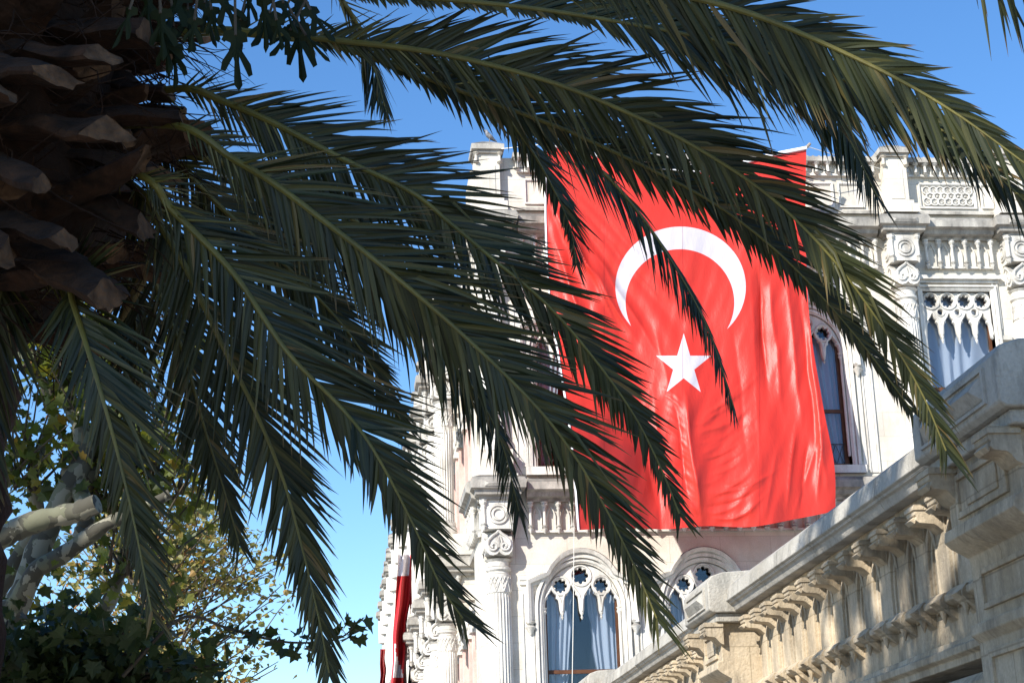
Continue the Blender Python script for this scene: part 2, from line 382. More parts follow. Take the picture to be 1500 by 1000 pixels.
def curtain(cx, y, z0, z1, xa, xb, xa2, xb2):
    """pleated drape hanging from z1 to z0, between xa..xb at the top and xa2..xb2 lower down"""
    b = MB(); nx, nz = 44, 16; vs = []
    for j in range(nz + 1):
        t = j / nz; z = z1 + (z0 - z1) * t; A = xa + (xa2 - xa) * t ** 1.4; B = xb + (xb2 - xb) * t ** 1.4
        for i in range(nx + 1):
            u = i / nx; x = A + (B - A) * u
            if (i == nx and xa2 < cx) or (i == 0 and xa2 > cx): x += 0.025 * sin(z * 38)
            vs.append((x, y + 0.035 * sin(u * 30 + 2.2 * sin(u * 7 + cx) + 0.8 * sin(z * 1.3 + cx)), z))
    fs = [(j * (nx + 1) + i, j * (nx + 1) + i + 1, (j + 1) * (nx + 1) + i + 1, (j + 1) * (nx + 1) + i) for j in range(nz) for i in range(nx)]
    b.add(vs, fs); return b
def child(b, name, m, parent, smooth=38):
    o = b.build(name, m, None, smooth); o.parent = parent
    o.matrix_parent_inverse = Matrix.Translation(palace.location).inverted() @ Matrix.Identity(4) if False else Matrix.Identity(4)
    return o
def arched_window(cx, z0, zs, y=FY):
    rise = 1.08
    f = MB()
    # stepped orders of the arch, running down the jambs
    f.sweep(arch_path(cx, HW, z0, zs, rise), [(0.0, y + 0.30), (0.0, y + 0.02), (0.05, y - 0.04), (0.10, y - 0.05), (0.10, y + 0.30)])
    f.sweep(arch_path(cx, HW + 0.11, z0, zs, rise + 0.11), [(0.0, y + 0.05), (0.02, y - 0.09), (0.09, y - 0.10), (0.11, y + 0.05)])
    for sg in (-1, 1):                                     # jamb colonnettes with little capitals
        f.lathe([(0.05, z0 + 0.25), (0.05, zs - 0.12), (0.085, zs - 0.06), (0.06, zs - 0.02), (0.09, zs + 0.04)], (cx + sg * (HW - 0.02), y + 0.10, 0), 10)
    # label mould: shoulders, then a low arch
    lab = [(cx - HW - 0.32, zs - 0.35, -1, 0), (cx - HW - 0.32, zs + 0.62, -0.8, 0.6), (cx - HW - 0.02, zs + 0.74, -0.5, 0.85)]
    for i in range(15):
        a = pi * 0.84 - pi * 0.68 * i / 14; lab.append((cx + 0.98 * HW * cos(a), zs + 0.30 + rise * 0.98 * sin(a), cos(a), sin(a)))
    lab += [(cx + HW + 0.02, zs + 0.74, 0.5, 0.85), (cx + HW + 0.32, zs + 0.62, 0.8, 0.6), (cx + HW + 0.32, zs - 0.35, 1, 0)]
    f.sweep(lab, [(-0.12, y + 0.02), (-0.12, y - 0.06), (-0.05, y - 0.08), (-0.03, y - 0.16), (0.05, y - 0.20), (0.08, y - 0.16), (0.08, y + 0.02)])
    for sg in (-1, 1):
        x = cx + sg * (HW + 0.32)
        f.lathe([(0.02, -0.22), (0.09, -0.10), (0.13, -0.04), (0.06, 0.02), (0.12, 0.08), (0.04, 0.14)], (x, y - 0.07, zs - 0.40), 10)
        f.box(x - 0.05, x + 0.05, y - 0.05, y + 0.02, z0, zs - 0.42)
        f.box(x - sg * 0.17 - 0.035, x - sg * 0.17 + 0.035, y - 0.03, y + 0.02, z0, zs + 0.25)
    f.box(cx - HW - 0.30, cx + HW + 0.30, y - 0.16, y + 0.2, z0 - 0.22, z0 - 0.02)
    wo = P(f, 'window', TRIM)
    child(tracery_arch(cx, y + 0.13, zs, HW, rise), 'tracery', TRIM, wo)
    s = MB(); hw = HW - 0.06; t = 0.055
    s.box(cx - hw - 0.05, cx - hw + t, y + 0.22, y + 0.30, z0, zs + 0.3); s.box(cx + hw - t, cx + hw + 0.05, y + 0.22, y + 0.30, z0, zs + 0.3)
    zt = zs - 1.45
    s.box(cx - hw + t, cx + hw - t, y + 0.225, y + 0.295, zt - 0.045, zt + 0.045); s.box(cx - hw + t, cx + hw - t, y + 0.225, y + 0.295, z0, z0 + 0.10)
    child(s, 'sash', WOOD, wo)
    p = MB(); p.prism([(q[0], q[1]) for q in arch_path(cx, HW - 0.02, z0, zs, rise - 0.02)], 'y', y + 0.255, y + 0.262)
    child(p, 'pane', GLASS, wo, 0)
    c = curtain(cx, y + 0.42, z0, zs + 0.55, cx - hw, cx - 0.18, cx - hw, cx - hw + 0.22)
    c2 = curtain(cx, y + 0.42, z0, zs + 0.55, cx + 0.18, cx + hw, cx + hw - 0.22, cx + hw); c.merge(c2)
    child(c, 'curtain', CURTAIN, wo)
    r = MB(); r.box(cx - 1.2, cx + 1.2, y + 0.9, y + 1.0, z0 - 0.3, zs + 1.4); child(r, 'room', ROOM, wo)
    return wo
for cx in WX:
    arched_window(cx, 3.6, 7.6)
    w_ = arched_window(cx, 11.05, 13.95)
    gr = MB()                                              # low iron guard inside the upper panes
    for k in range(9):
        x = cx - 0.8 + k * 0.2
        gr.tube([(x, FY + 0.215, 11.12), (x + 0.2 * (1 if k < 8 else 0), FY + 0.215, 11.62)], 0.008, 4); gr.tube([(x + 0.2 * (1 if k < 8 else 0), FY + 0.213, 11.12), (x, FY + 0.213, 11.62)], 0.008, 4)
    gr.tube([(cx - 0.85, FY + 0.21, 11.64), (cx + 0.85, FY + 0.21, 11.64)], 0.012, 4)
    child(gr, 'guard_rail', IRON, w_)

def square_window(x0, x1, z0, z1, y=FY, pend=True):
    cx = (x0 + x1) / 2; w2 = (x1 - x0); n = 4; lw = w2 / n
    f = MB(); path = [(x0, z0, -1, 0), (x0, z1, -0.9, 0.9), (x1, z1, 0.9, 0.9), (x1, z0, 1, 0)]
    f.sweep(path, [(0.0, y + 0.3), (0.0, y - 0.03), (0.06, y - 0.07), (0.10, y - 0.05), (0.12, y - 0.10), (0.17, y - 0.10), (0.17, y + 0.02), (0.05, y + 0.3)])
    f.box(x0 - 0.3, x1 + 0.3, y - 0.16, y + 0.05, z1 + 0.30, z1 + 0.40)
    f.box(x0 - 0.25, x1 + 0.25, y - 0.08, y + 0.05, z1 + 0.22, z1 + 0.30)
    wo = P(f, 'window', TRIM)
    zs = z1 - 1.0; low = []
    for k in range(n):
        xr = x1 - k * lw; xl = xr - lw; xm = (xl + xr) / 2; zt = zs + 0.38; a = 0.05
        if k == 0: low += [(xr, zs - 0.25), (xr - a, zs - 0.2)]
        low += [(xr - a - 0.01, zs - 0.08), (xm + 0.155, zt - 0.30), (xm + 0.14, zt - 0.23), (xm + 0.09, zt - 0.18), (xm + 0.10, zt - 0.12), (xm + 0.035, zt - 0.05), (xm, zt + 0.05),
                (xm - 0.035, zt - 0.05), (xm - 0.10, zt - 0.12), (xm - 0.09, zt - 0.18), (xm - 0.14, zt - 0.23), (xm - 0.155, zt - 0.30), (xl + a + 0.01, zs - 0.08)]
        if k < n - 1: low += [(xl + 0.04, zs - 0.15), (xl, zs - 0.27), (xl - 0.04, zs - 0.15)]
        else: low += [(xl + a, zs - 0.2), (xl, zs - 0.25)]
    shapes = [[(x0, z1), (x1, z1)] + low]
    for k in range(n): shapes.append(foil(x0 + (k + 0.5) * lw, z1 - 0.24, 0.17))
    for k in range(1, n): shapes.append(circle(x0 + k * lw, z1 - 0.54, 0.075, 14))
    b = plate(shapes, 0.10, 0.02, y + 0.13)
    for k in range(n): b.ring((x0 + (k + 0.5) * lw, y + 0.05, z1 - 0.24), 0.215, 0.03, 'y', 22, 6)
    for k in range(1, n): b.ring((x0 + k * lw, y + 0.055, z1 - 0.54), 0.10, 0.022, 'y', 16, 6)
    for k in range(n):
        xm = x0 + (k + 0.5) * lw
        for sg in (-1, 1):
            xb = xm + sg * lw / 2
            b.tube([(xb, y + 0.06, zs - 0.15), (xb - sg * 0.025, y + 0.05, zs + 0.10), (xm + sg * lw * 0.38, y + 0.05, zs + 0.20), (xm + sg * 0.06, y + 0.05, zs + 0.37), (xm, y + 0.055, zs + 0.48)], 0.024, 6)
        if k: b.lathe([(0.004, -0.38), (0.036, -0.30), (0.015, -0.25), (0.046, -0.19), (0.03, -0.12), (0.04, -0.05)], (x0 + k * lw, y + 0.10, zs), 10)
    child(b, 'tracery', TRIM, wo)
    s = MB(); t = 0.06
    for x in (x0, x1 - t): s.box(x - 0.01, x + t + 0.01, y + 0.22, y + 0.30, z0, z1)
    s.box(x0 + t, x1 - t, y + 0.225, y + 0.295, z1 - 2.6, z1 - 2.5)
    child(s, 'sash', WOOD, wo)
    p = MB(); p.box(x0, x1, y + 0.255, y + 0.262, z0, z1); child(p, 'pane', GLASS, wo, 0)
    child(curtain(cx, y + 0.42, z0, z1, x0, x1, x0, x1), 'curtain', CURTAIN, wo)
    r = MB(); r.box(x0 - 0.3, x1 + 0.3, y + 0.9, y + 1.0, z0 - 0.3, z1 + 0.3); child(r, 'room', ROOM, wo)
square_window(15.12, 16.92, 11.05, 15.62)
square_window(15.12, 16.92, 3.6, 8.3)

# ---- cornices: profile runs in (out, z); out is measured outwards from the wall face
CORN = [(0.0, 0.0), (0.10, 0.0), (0.14, 0.06), (0.30, 0.10), (0.34, 0.20), (0.48, 0.24), (0.50, 0.42), (0.44, 0.50), (0.30, 0.54), (0.0, 0.62)]
def cornice_front(b, x0, x1, z, y, k=1.0): b.prism([(y - o * k, z + h * 0.97) for o, h in CORN], 'x', x0, x1)
def cornice_side(b, y0, y1, z, x, k=1.0): b.prism([(x - o * k, z + h * 0.97) for o, h in CORN], 'y', y0, y1)
def frieze_unit(b, x, y, z0, z1, side=False, x0=None):
    """one little colonnette with a leafy head and a pendant foot"""
    h = z1 - z0
    c = (x, y, z0)
    b.lathe([(0.01, -0.10 * h), (0.055, 0.0), (0.075, 0.05 * h), (0.035, 0.10 * h), (0.07, 0.15 * h), (0.038, 0.20 * h), (0.034, 0.72 * h), (0.05, 0.76 * h), (0.04, 0.80 * h), (0.085, 0.90 * h), (0.07, 0.95 * h), (0.09, 1.0 * h)], c, 8)
def frieze_front(b, x0, x1, z0, z1, y, step=0.345):
    n = max(2, round((x1 - x0) / step)); s = (x1 - x0) / n; h = z1 - z0
    for i in range(n + 1): frieze_unit(b, x0 + i * s, y - 0.13, z0, z1)
    for i in range(n):                                      # pointed niches behind
        a = x0 + i * s; m_ = a + s / 2; zz = z0 + 0.06 * h
        pts = [(a + 0.07, y - 0.02, zz), (a + 0.07, y - 0.035, zz + 0.45 * h), (a + 0.10, y - 0.035, zz + 0.62 * h), (m_, y - 0.03, zz + 0.80 * h), (a + s - 0.10, y - 0.035, zz + 0.62 * h), (a + s - 0.07, y - 0.035, zz + 0.45 * h), (a + s - 0.07, y - 0.02, zz)]
        b.tube(pts, 0.020, 5)
    b.box(x0, x1, y - 0.10, y + 0.03, z0 - 0.035, z0 + 0.015)
def frieze_side(b, y0, y1, z0, z1, x, step=0.345):
    n = max(2, round((y1 - y0) / step)); s = (y1 - y0) / n
    for i in range(n + 1): frieze_unit(b, x - 0.13, y0 + i * s, z0, z1)
    b.box(x - 0.10, x + 0.03, y0, y1, z0 - 0.035, z0 + 0.015)

for z in (10.17, 17.0):
    for xa, xb in ((4.66, 14.0), (15.22, 17.1)): b = MB(); cornice_front(b, xa, xb, z, FY); P(b, 'cornice', LEDGE, None, 25)
b = MB(); frieze_front(b, 4.75, 13.95, 9.46, 10.16, FY); P(b, 'frieze', TRIM)
b = MB(); frieze_front(b, 4.75, 13.95, 16.26, 16.99, FY); P(b, 'frieze', TRIM)
b = MB(); frieze_front(b, 15.3, 17.05, 16.26, 16.99, FY); P(b, 'frieze', TRIM)
b = MB(); frieze_front(b, 15.3, 17.05, 9.46, 10.16, FY); P(b, 'frieze', TRIM)
# attic: parapet frieze, coping, sunk panels
b = MB(); frieze_front(b, 4.7, 14.1, 18.82, 19.14, FY, 0.30); P(b, 'parapet_frieze', TRIM)
b = MB(); frieze_front(b, 15.0, 17.3, 18.82, 19.14, FY, 0.27); P(b, 'parapet_frieze', TRIM)
for (x0, x1) in ((4.6, 14.2), (14.95, 17.3), (18.2, 24)):
    b = MB(); b.box(x0, x1, FY - 0.22, FY + 0.5, 19.143, 19.27); n = int((x1 - x0) / 0.16)
    for i in range(n): b.prism([(x0 + i * 0.16, 19.26), (x0 + i * 0.16, 19.275), (x0 + i * 0.16 + 0.06, 19.31), (x0 + i * 0.16 + 0.13, 19.26)], 'y', FY - 0.20, FY + 0.05)
    P(b, 'coping', LEDGE, None, 25)
    b = MB(); b.box(x0, x1, FY - 0.12, FY + 0.03, 17.72, 17.80); P(b, 'attic_moulding', LEDGE, None, 25)
def sunk_panel(b, x0, x1, z0, z1, y, w=0.05):
    b.sweep([(x0, z0, -1, -1), (x0, z1, -1, 1), (x1, z1, 1, 1), (x1, z0, 1, -1), (x0, z0, -1, -1)], [(0, y + 0.02), (0, y - 0.02), (w * 0.5, y - 0.05), (w, y - 0.05), (w, y + 0.02)])
b = MB(); X0, X1, Z0, Z1 = 15.38, 16.78, 17.98, 18.55
sunk_panel(b, X0, X1, Z0, Z1, FY, 0.07)
P(b, 'panel_frame', TRIM)
b = MB()
for j in range(3):
    for i in range(7):
        x = X0 + 0.14 + i * 0.19 + (0.095 if j % 2 else 0); z = Z0 + 0.13 + j * 0.155
        if x < X1 - 0.08:
            b.ring((x, FY - 0.03, z), 0.105, 0.022, 'y', 16, 6)
            if j % 2 == 0:
                for q in range(6): b.ring((x + 0.045 * cos(q * pi / 3), FY - 0.012, z + 0.045 * sin(q * pi / 3)), 0.022, 0.010, 'y', 8, 4)
            else: b.lathe([(0.03, -0.03), (0.045, 0), (0.02, 0.03)], (x, FY - 0.02, z), 8)
P(b, 'fretwork_panel', TRIM)
for (x0, x1) in ((13.2, 13.75), (12.35, 12.95), (17.05, 17.25), (4.95, 5.35), (5.7, 7.4), (7.9, 9.6), (10.1, 11.8)):
    b = MB(); sunk_panel(b, x0, x1, 17.98, 18.55, FY, 0.06); P(b, 'panel_frame', TRIM)
# pilaster strips and jamb mouldings between the windows
for xc in (4.62, 7.43, 10.43, 13.42):
    for za, zb in ((10.85, 16.1), (1.0, 8.0)):
        b = MB(); b.box(xc - 0.14, xc + 0.14, FY - 0.015, FY + 0.02, za, zb); b.box(xc - 0.135, xc - 0.105, FY - 0.05, FY + 0.01, za + .01, zb - .01); b.box(xc + 0.105, xc + 0.135, FY - 0.05, FY + 0.01, za + .01, zb - .01); b.box(xc - 0.08, xc + 0.08, FY - 0.03, FY + 0.01, za + .01, zb - .01)
        P(b, 'pilaster', TRIM, None, 25)
for xc in (15.0, 17.06):
    b = MB(); b.box(xc - .08, xc + .08, FY - 0.015, FY + 0.02, 14.55, 15.95); b.box(xc - .08, xc - .04, FY - 0.05, FY + 0.01, 14.6, 15.9); b.box(xc + .04, xc + .08, FY - 0.05, FY + 0.01, 14.6, 15.9); P(b, 'pilaster', TRIM, None, 25)
b = MB(); b.prism([(FY + 0.02, 8.18), (FY - 0.045, 8.18), (FY - 0.045, 8.27), (FY - 0.07, 8.29), (FY - 0.07, 8.40), (FY - 0.05, 8.41), (FY - 0.05, 8.46), (FY + 0.02, 8.48)], 'x', 4.45, 4.95); P(b, 'string_course', TRIM, None, 25)
b = MB(); b.box(16.95, 17.35, FY - 0.07, FY + 0.02, 14.30, 14.42); P(b, 'string_course', TRIM, None, 25)

# ---- heart shaped scroll motif of the capitals, drawn in a unit square, facing -y
def scroll():
    pts = [(0, 1.0), (0.16, 0.84), (0.42, 0.66), (0.66, 0.40), (0.72, 0.12), (0.62, -0.10)]
    for k in range(18):
        a = -0.35 - k * 0.42; r = 0.30 - k * 0.0135; pts.append((0.36 + r * cos(a), 0.02 + r * sin(a)))
    return pts
def motif(b, c, w, h, axis):
    for sg in (-1, 1):
        pts = []
        for (u, v) in scroll():
            uu = sg * u * w * 0.62; vv = v * h * 0.56 - 0.0 * h
            pts.append((c[0] + uu, c[1], c[2] + vv) if axis == 'y' else (c[0], c[1] + uu, c[2] + vv))
        b.tube(pts, 0.036 * w / 0.6, 6)
    leaf = [(0, -0.05), (0.07, 0.10), (0.10, 0.28), (0.05, 0.42), (0, 0.55)]
    for sg in (-1, 0, 1):
        pts = [((u * 0.9 + (0.12 * sg * v)) * w, v * h * 0.62) for u, v in leaf] if sg else [(0, -0.02 * h), (0, 0.34 * h)]
        if sg: pts = [(sg * abs(p[0]), p[1]) for p in pts]
        b.tube([(c[0] + p[0], c[1], c[2] + p[1]) if axis == 'y' else (c[0], c[1] + p[0], c[2] + p[1]) for p in pts], 0.025 * w / 0.6, 5)
def heart_plate(w, h, y, d):
    half = [(0, 0.60 * h), (0.10 * w, 0.50 * h), (0.30 * w, 0.38 * h), (0.46 * w, 0.20 * h), (0.50 * w, 0.02 * h), (0.46 * w, -0.16 * h), (0.36 * w, -0.27 * h), (0.22 * w, -0.30 * h), (0.08 * w, -0.26 * h), (0, -0.18 * h)]
    return half + [(-a, b_) for a, b_ in half[-2:0:-1]]
def column(x, y, zb, zt, r=0.29, frieze_h=0.72, front=True):
    """zt is the underside of the cornice; roundel block, scroll capital, neck, ornament band, fluted shaft"""
    zc = zt - frieze_h; ch = 0.66; zn = zc - ch
    s = MB(); z_top = zn - 0.02
    s.lathe([(r * 1.25, zb), (r * 1.25, zb + 0.25), (r * 1.12, zb + 0.32), (r * 1.16, zb + 0.40), (r * 1.0, zb + 0.48), (r * 0.99, z_top - 1.02), (r * 0.93, z_top - 0.80),
             (r * 0.99, z_top - 0.795), (r * 0.99, z_top - 0.36), (r * 0.90, z_top - 0.34), (r * 0.88, z_top - 0.30), (r * 1.04, z_top - 0.25), (r * 1.04, z_top - 0.20), (r * 0.88, z_top - 0.16), (r * 0.90, z_top - 0.06), (r * 1.12, z_top)],
            (x, y, 0), 96, 24, 0.035, (zb + 0.47, z_top - 1.0))
    for k in range(10):                                     # lozenge band under the neck
        a = 2 * pi * k / 10; da = pi / 10; R = r * 1.01; zm = z_top - 0.58
        def q(t, z): return (x + R * cos(a + t), y + R * sin(a + t), z)
        s.tube([q(0, zm - 0.19), q(da * .6, zm - 0.02), q(da, zm + 0.06), q(da * .5, zm + 0.15), q(0, zm + 0.05), q(-da * .5, zm + 0.15), q(-da, zm + 0.06), q(-da * .6, zm - 0.02), q(0, zm - 0.19)], 0.017, 4)
        s.tube([q(0, zm - 0.10), q(da * .3, zm - 0.01), q(0, zm + 0.02), q(-da * .3, zm - 0.01), q(0, zm - 0.10)], 0.013, 4)
    sh = P(s, 'column', TRIM)
    c = MB(); w_ = 0.66
    zmid = zn + 0.26
    poly = heart_plate(w_, ch + 0.04, 0, 0)
    c.prism([(x + a, zmid + b_) for a, b_ in poly], 'y', y - w_ / 2, y + w_ / 2)
    c.prism([(y + a, zmid + b_ - 0.002) for a, b_ in poly], 'x', x - w_ / 2, x + w_ / 2)
    motif(c, (x, y - w_ / 2 - 0.01, zmid), w_ * 0.92, ch, 'y'); motif(c, (x - w_ / 2 - 0.01, y, zmid), w_ * 0.92, ch, 'x')
    child(c, 'capital', TRIM, sh)
    e = MB(); hw = 0.36
    e.box(x - hw, x + hw, y - hw, y + hw + 0.12, zc + 0.02, zt)
    for (cx, cy, ax) in ((x, y - hw - 0.01, 'y'), (x - hw - 0.01, y, 'x')):
        e.ring((cx, cy, zc + frieze_h * 0.52), 0.22, 0.035, ax, 24, 6); e.ring((cx, cy, zc + frieze_h * 0.52), 0.135, 0.03, ax, 20, 6)
        for sg in (-1, 1):
            p = (cx + sg * hw * 0.95, cy, zc) if ax == 'y' else (cx, cy + sg * hw * 0.95, zc)
            frieze_unit(e, p[0], p[1], p[2] + 0.03, zt)
    child(e, 'roundel_block', TRIM, sh)
    return sh
def ledge_block(b, x0, x1, y0, y1, z, boss=True):
    """cornice breaking forward over a column: mitred on three sides"""
    for (o, h, o2, h2) in [(CORN[i][0], CORN[i][1], CORN[i + 1][0], CORN[i + 1][1]) for i in range(1, len(CORN) - 1)]:
        if h2 > h:
            o, o2 = o * 0.62, o2 * 0.62
            b.add([(x0 - o, y0 - o, z + h), (x1 + o, y0 - o, z + h), (x1 + o, y1, z + h), (x0 - o, y1, z + h), (x0 - o2, y0 - o2, z + h2), (x1 + o2, y0 - o2, z + h2), (x1 + o2, y1, z + h2), (x0 - o2, y1, z + h2)],
                  [(0, 3, 2, 1), (4, 5, 6, 7), (0, 1, 5, 4), (1, 2, 6, 5), (2, 3, 7, 6), (3, 0, 4, 7)])
    if boss:                                               # sunk pyramid on the front
        xm = (x0 + x1) / 2; hw = (x1 - x0) / 2 * 0.95; yf = y0 - 0.31; z0, z1 = z + 0.265, z + 0.40
        b.add([(xm - hw, yf - 0.01, z0), (xm + hw, yf - 0.01, z0), (xm + hw, yf - 0.01, z1), (xm - hw, yf - 0.01, z1), (xm - hw * .7, yf - 0.05, (z0 + z1) / 2), (xm + hw * .7, yf - 0.05, (z0 + z1) / 2)],
              [(0, 1, 5, 4), (1, 2, 5), (2, 3, 4, 5), (3, 0, 4)])
def pier_top(x, y0, y1, b, t, zc=17.0):
    hw = 0.30
    b.box(x - hw - 0.16, x + hw + 0.16, y0 + 0.02, y1, zc + 0.62, zc + 0.86); b.box(x - hw - 0.08, x + hw + 0.08, y0 + 0.10, y1, zc + 0.86, zc + 0.98)
    b.box(x - hw, x + hw, y0 + 0.2, y1, zc + 0.98, zc + 2.22)
    b.box(x - hw * .6, x + hw * .6, y0 + 0.185, y1, zc + 1.05, zc + 1.9)
    t.box(x - hw - 0.06, x + hw + 0.06, y0 + 0.13, y1, zc + 2.22, zc + 2.30)
    for sg in (-1, 1):
        frieze_unit(b, x + sg * hw, y0 + 0.18, zc + 1.95, zc + 2.24)
    t.add([(x - hw - .12, y0 + .06, zc + 2.30), (x + hw + .12, y0 + .06, zc + 2.30), (x + hw + .12, y1 + .1, zc + 2.30), (x - hw - .12, y1 + .1, zc + 2.30),
           (x - hw - .12, y0 + .06, zc + 2.44), (x + hw + .12, y0 + .06, zc + 2.44), (x + hw + .12, y1 + .1, zc + 2.44), (x - hw - .12, y1 + .1, zc + 2.44),
           (x - .12, y0 + .3, zc + 2.60), (x + .12, y0 + .3, zc + 2.60), (x + .12, y1 - .1, zc + 2.60), (x - .12, y1 - .1, zc + 2.60)],
          [(0, 3, 2, 1), (0, 1, 5, 4), (1, 2, 6, 5), (2, 3, 7, 6), (3, 0, 4, 7), (4, 5, 9, 8), (5, 6, 10, 9), (6, 7, 11, 10), (7, 4, 8, 11), (8, 9, 10, 11)])
for x in (3.95, 14.62, 17.72):
    cy = FY - (0.02 if x < 5 else 0.10)
    column(x, cy, 0.6, 10.17); column(x, cy, 11.4, 17.0)
    blk = MB(); blk.box(x - 0.40, x + 0.40, FY - 0.36, FY + 0.1, 10.80, 11.42); blk.box(x - 0.50, x + 0.50, FY - 0.44, FY + 0.1, 10.72, 10.802); P(blk, 'pier_base', STONE, None, 25)
    for z in (10.17, 17.0):
        led = MB(); ledge_block(led, x - 0.36, x + 0.36, FY - 0.38, FY + 0.2, z); P(led, 'pier_ledge', LEDGE, None, 25)
    blk = MB(); tops = MB(); pier_top(x, FY - (0.42 if x < 5 else 0.55), FY + 0.5, blk, tops)
    P(blk, 'pier', STONE, None, 25); P(tops, 'pier_cap', LEDGE, None, 25)

# ---- the long flank running away from the corner
SX = 4.55
b = MB(); b.prism([(3.62, FY + 0.5), (4.2, FY + 0.5), (4.2, 41.6), (SX + 0.5, 41.6), (SX + 0.5, 120), (SX, 120), (SX, 42.0), (3.55, 42.0), (3.55, FY + 0.5)][1:], 'z', 0, 19.05)
P(b, 'side_wall', STONE, None, 25)
for z in (10.17, 17.0):
    b = MB(); cornice_side(b, FY - 0.2, 42.2, z, 3.56, 0.75); P(b, 'side_cornice', LEDGE, None, 25)
    b = MB(); cornice_side(b, 42.2, 120, z, SX); P(b, 'side_cornice', LEDGE, None, 25)
b = MB(); b.box(SX - 0.2, SX + 0.5, 42, 120, 19.0, 19.2); P(b, 'side_coping', LEDGE, None, 25)
for (z0, z1) in ((9.46, 10.16), (16.26, 16.99)):
    b = MB(); frieze_side(b, 40.4, 42.0, z0, z1, 3.55); P(b, 'side_frieze', TRIM)
    b = MB(); frieze_side(b, 42.4, 76, z0, z1, SX, 0.42); P(b, 'side_frieze', TRIM)
b = MB(); frieze_side(b, 42.4, 76, 18.6, 18.95, SX, 0.42); P(b, 'side_frieze', TRIM)
for z0, z1 in ((0.6, 10.17), (11.4, 17.0)):
    for k in range(7):
        for d in (0, 1.5):
            yy = 48.6 + 4.0 * k + d
            b = MB(); b.box(SX - 0.22, SX + 0.02, yy - 0.22, yy + 0.22, z0, z1 - 1.4); o = P(b, 'pink_pilaster', PINK, None, 25)
            b = MB(); b.box(SX - 0.30, SX + 0.02, yy - 0.32, yy + 0.32, z1 - 1.4, z1 - 1.28); b.box(SX - 0.26, SX + 0.02, yy - 0.28, yy + 0.28, z1 - 1.282, z1 - 0.72)
            motif(b, (SX - 0.28, yy, z1 - 1.0), 0.6, 0.55, 'x'); motif(b, (SX - 0.05, yy - 0.30, z1 - 1.0), 0.5, 0.5, 'y')
            child(b, 'capital', TRIM, o)
for k in range(15):
    yy = 50.6 + 4.0 * k
    if k < 5:
        column(3.42, yy, 0.6, 10.17); column(3.42, yy, 11.4, 17.0)
    else:                                                   # far columns: only silhouettes a few pixels wide
        for zb, zt in ((0.6, 10.17), (11.4, 17.0)):
            q = MB(); q.lathe([(0.36, zb), (0.36, zb + .3), (0.29, zb + .4), (0.28, zt - 1.6), (0.33, zt - 1.4), (0.50, zt - 1.39), (0.52, zt - 0.02)], (3.42, yy, 0), 16); P(q, 'column', TRIM)
    for z in (10.17, 17.0):
        led = MB(); ledge_block(led, 3.06, SX + 0.3, yy - 0.36, yy + 0.36, z, False); P(led, 'pier_ledge', LEDGE, None, 25)
    blk = MB(); blk.box(3.0, SX + 0.1, yy - 0.42, yy + 0.42, 10.80, 11.42); P(blk, 'pier_base', STONE, None, 25)
    for za, zb in ((9.46, 10.17), (16.28, 17.0)):
        blk = MB(); blk.box(3.76, SX + 0.1, yy - 0.30, yy + 0.30, za, zb); P(blk, 'pier_bracket', STONE, None, 25)
    blk = MB(); blk.box(3.12, SX + 0.1, yy - 0.32, yy + 0.32, 17.6, 19.1); P(blk, 'pier', STONE, None, 25)
    tops = MB()
    tops.add([(3.02, yy - .42, 19.1), (SX + .2, yy - .42, 19.1), (SX + .2, yy + .42, 19.1), (3.02, yy + .42, 19.1), (3.02, yy - .42, 19.24), (SX + .2, yy - .42, 19.24), (SX + .2, yy + .42, 19.24), (3.02, yy + .42, 19.24), (3.4, yy, 19.5), (SX, yy, 19.5)],
             [(0, 3, 2, 1), (0, 1, 5, 4), (1, 2, 6, 5), (2, 3, 7, 6), (3, 0, 4, 7), (4, 5, 9, 8), (5, 6, 9), (6, 7, 8, 9), (7, 4, 8)])
    P(tops, 'pier_cap', LEDGE, None, 25)
b = MB(); b.box(4.2, 23.9, 41.2, 119, 18.5, 18.9); P(b, 'roof', STONE)
for k in range(6):                                          # dark window recesses on the flank
    yy = 53.4 + 4 * k
    for z0, z1 in ((4, 8.4), (11.6, 15.2)): b = MB(); b.box(SX - 0.03, SX + 0.05, yy - 0.5, yy + 0.5, z0, z1); P(b, 'side_window', ROOM)

# ------------------------------------------------------------------ gallery wall on the right
gal = empty('gallery_wall', (4.6, 16, 0), 'weathered tan stone wall with bracketed cornice and arched frieze running diagonally up the right', 'wall')
def G(b, name, m, smooth=30, bevel=0.008):
    return keep(b.build(name, m, None, smooth, bevel), gal)
GX = 4.36
GY0, GY1 = 6.0, 36.0
b = MB()
b.box(GX, GX + 0.6, GY0, GY1, 2.9, 4.0)
for (a, c_) in ((GY0, 7.6), (8.6, 10.8), (12.6, 14.6), (16.8, 18.4), (20.4, 22.4), (24.6, 26.4), (29, GY1)): b.box(GX, GX + 0.6, a, c_, 0, 2.9)
for (a, c_) in ((7.6, 8.6), (10.8, 12.6), (14.6, 16.8), (18.4, 20.4), (22.4, 24.6), (26.4, 29)): b.box(GX + 0.02, GX + 0.6, a, c_, 0, 0.9)
G(b, 'wall', NEAR, 30, 0)
b = MB()
for (a, c_) in ((7.6, 8.6), (10.8, 12.6), (14.6, 16.8), (18.4, 20.4), (22.4, 24.6), (26.4, 29)): b = MB(); b.box(GX + 0.3, GX + 0.31, a, c_, 0.9, 2.9); G(b, 'pane', GLASS, 0, 0)
b = MB(); b.box(GX + 0.9, GX + 1.0, GY0, GY1, 0, 3.9); G(b, 'room', ROOM, 0, 0)
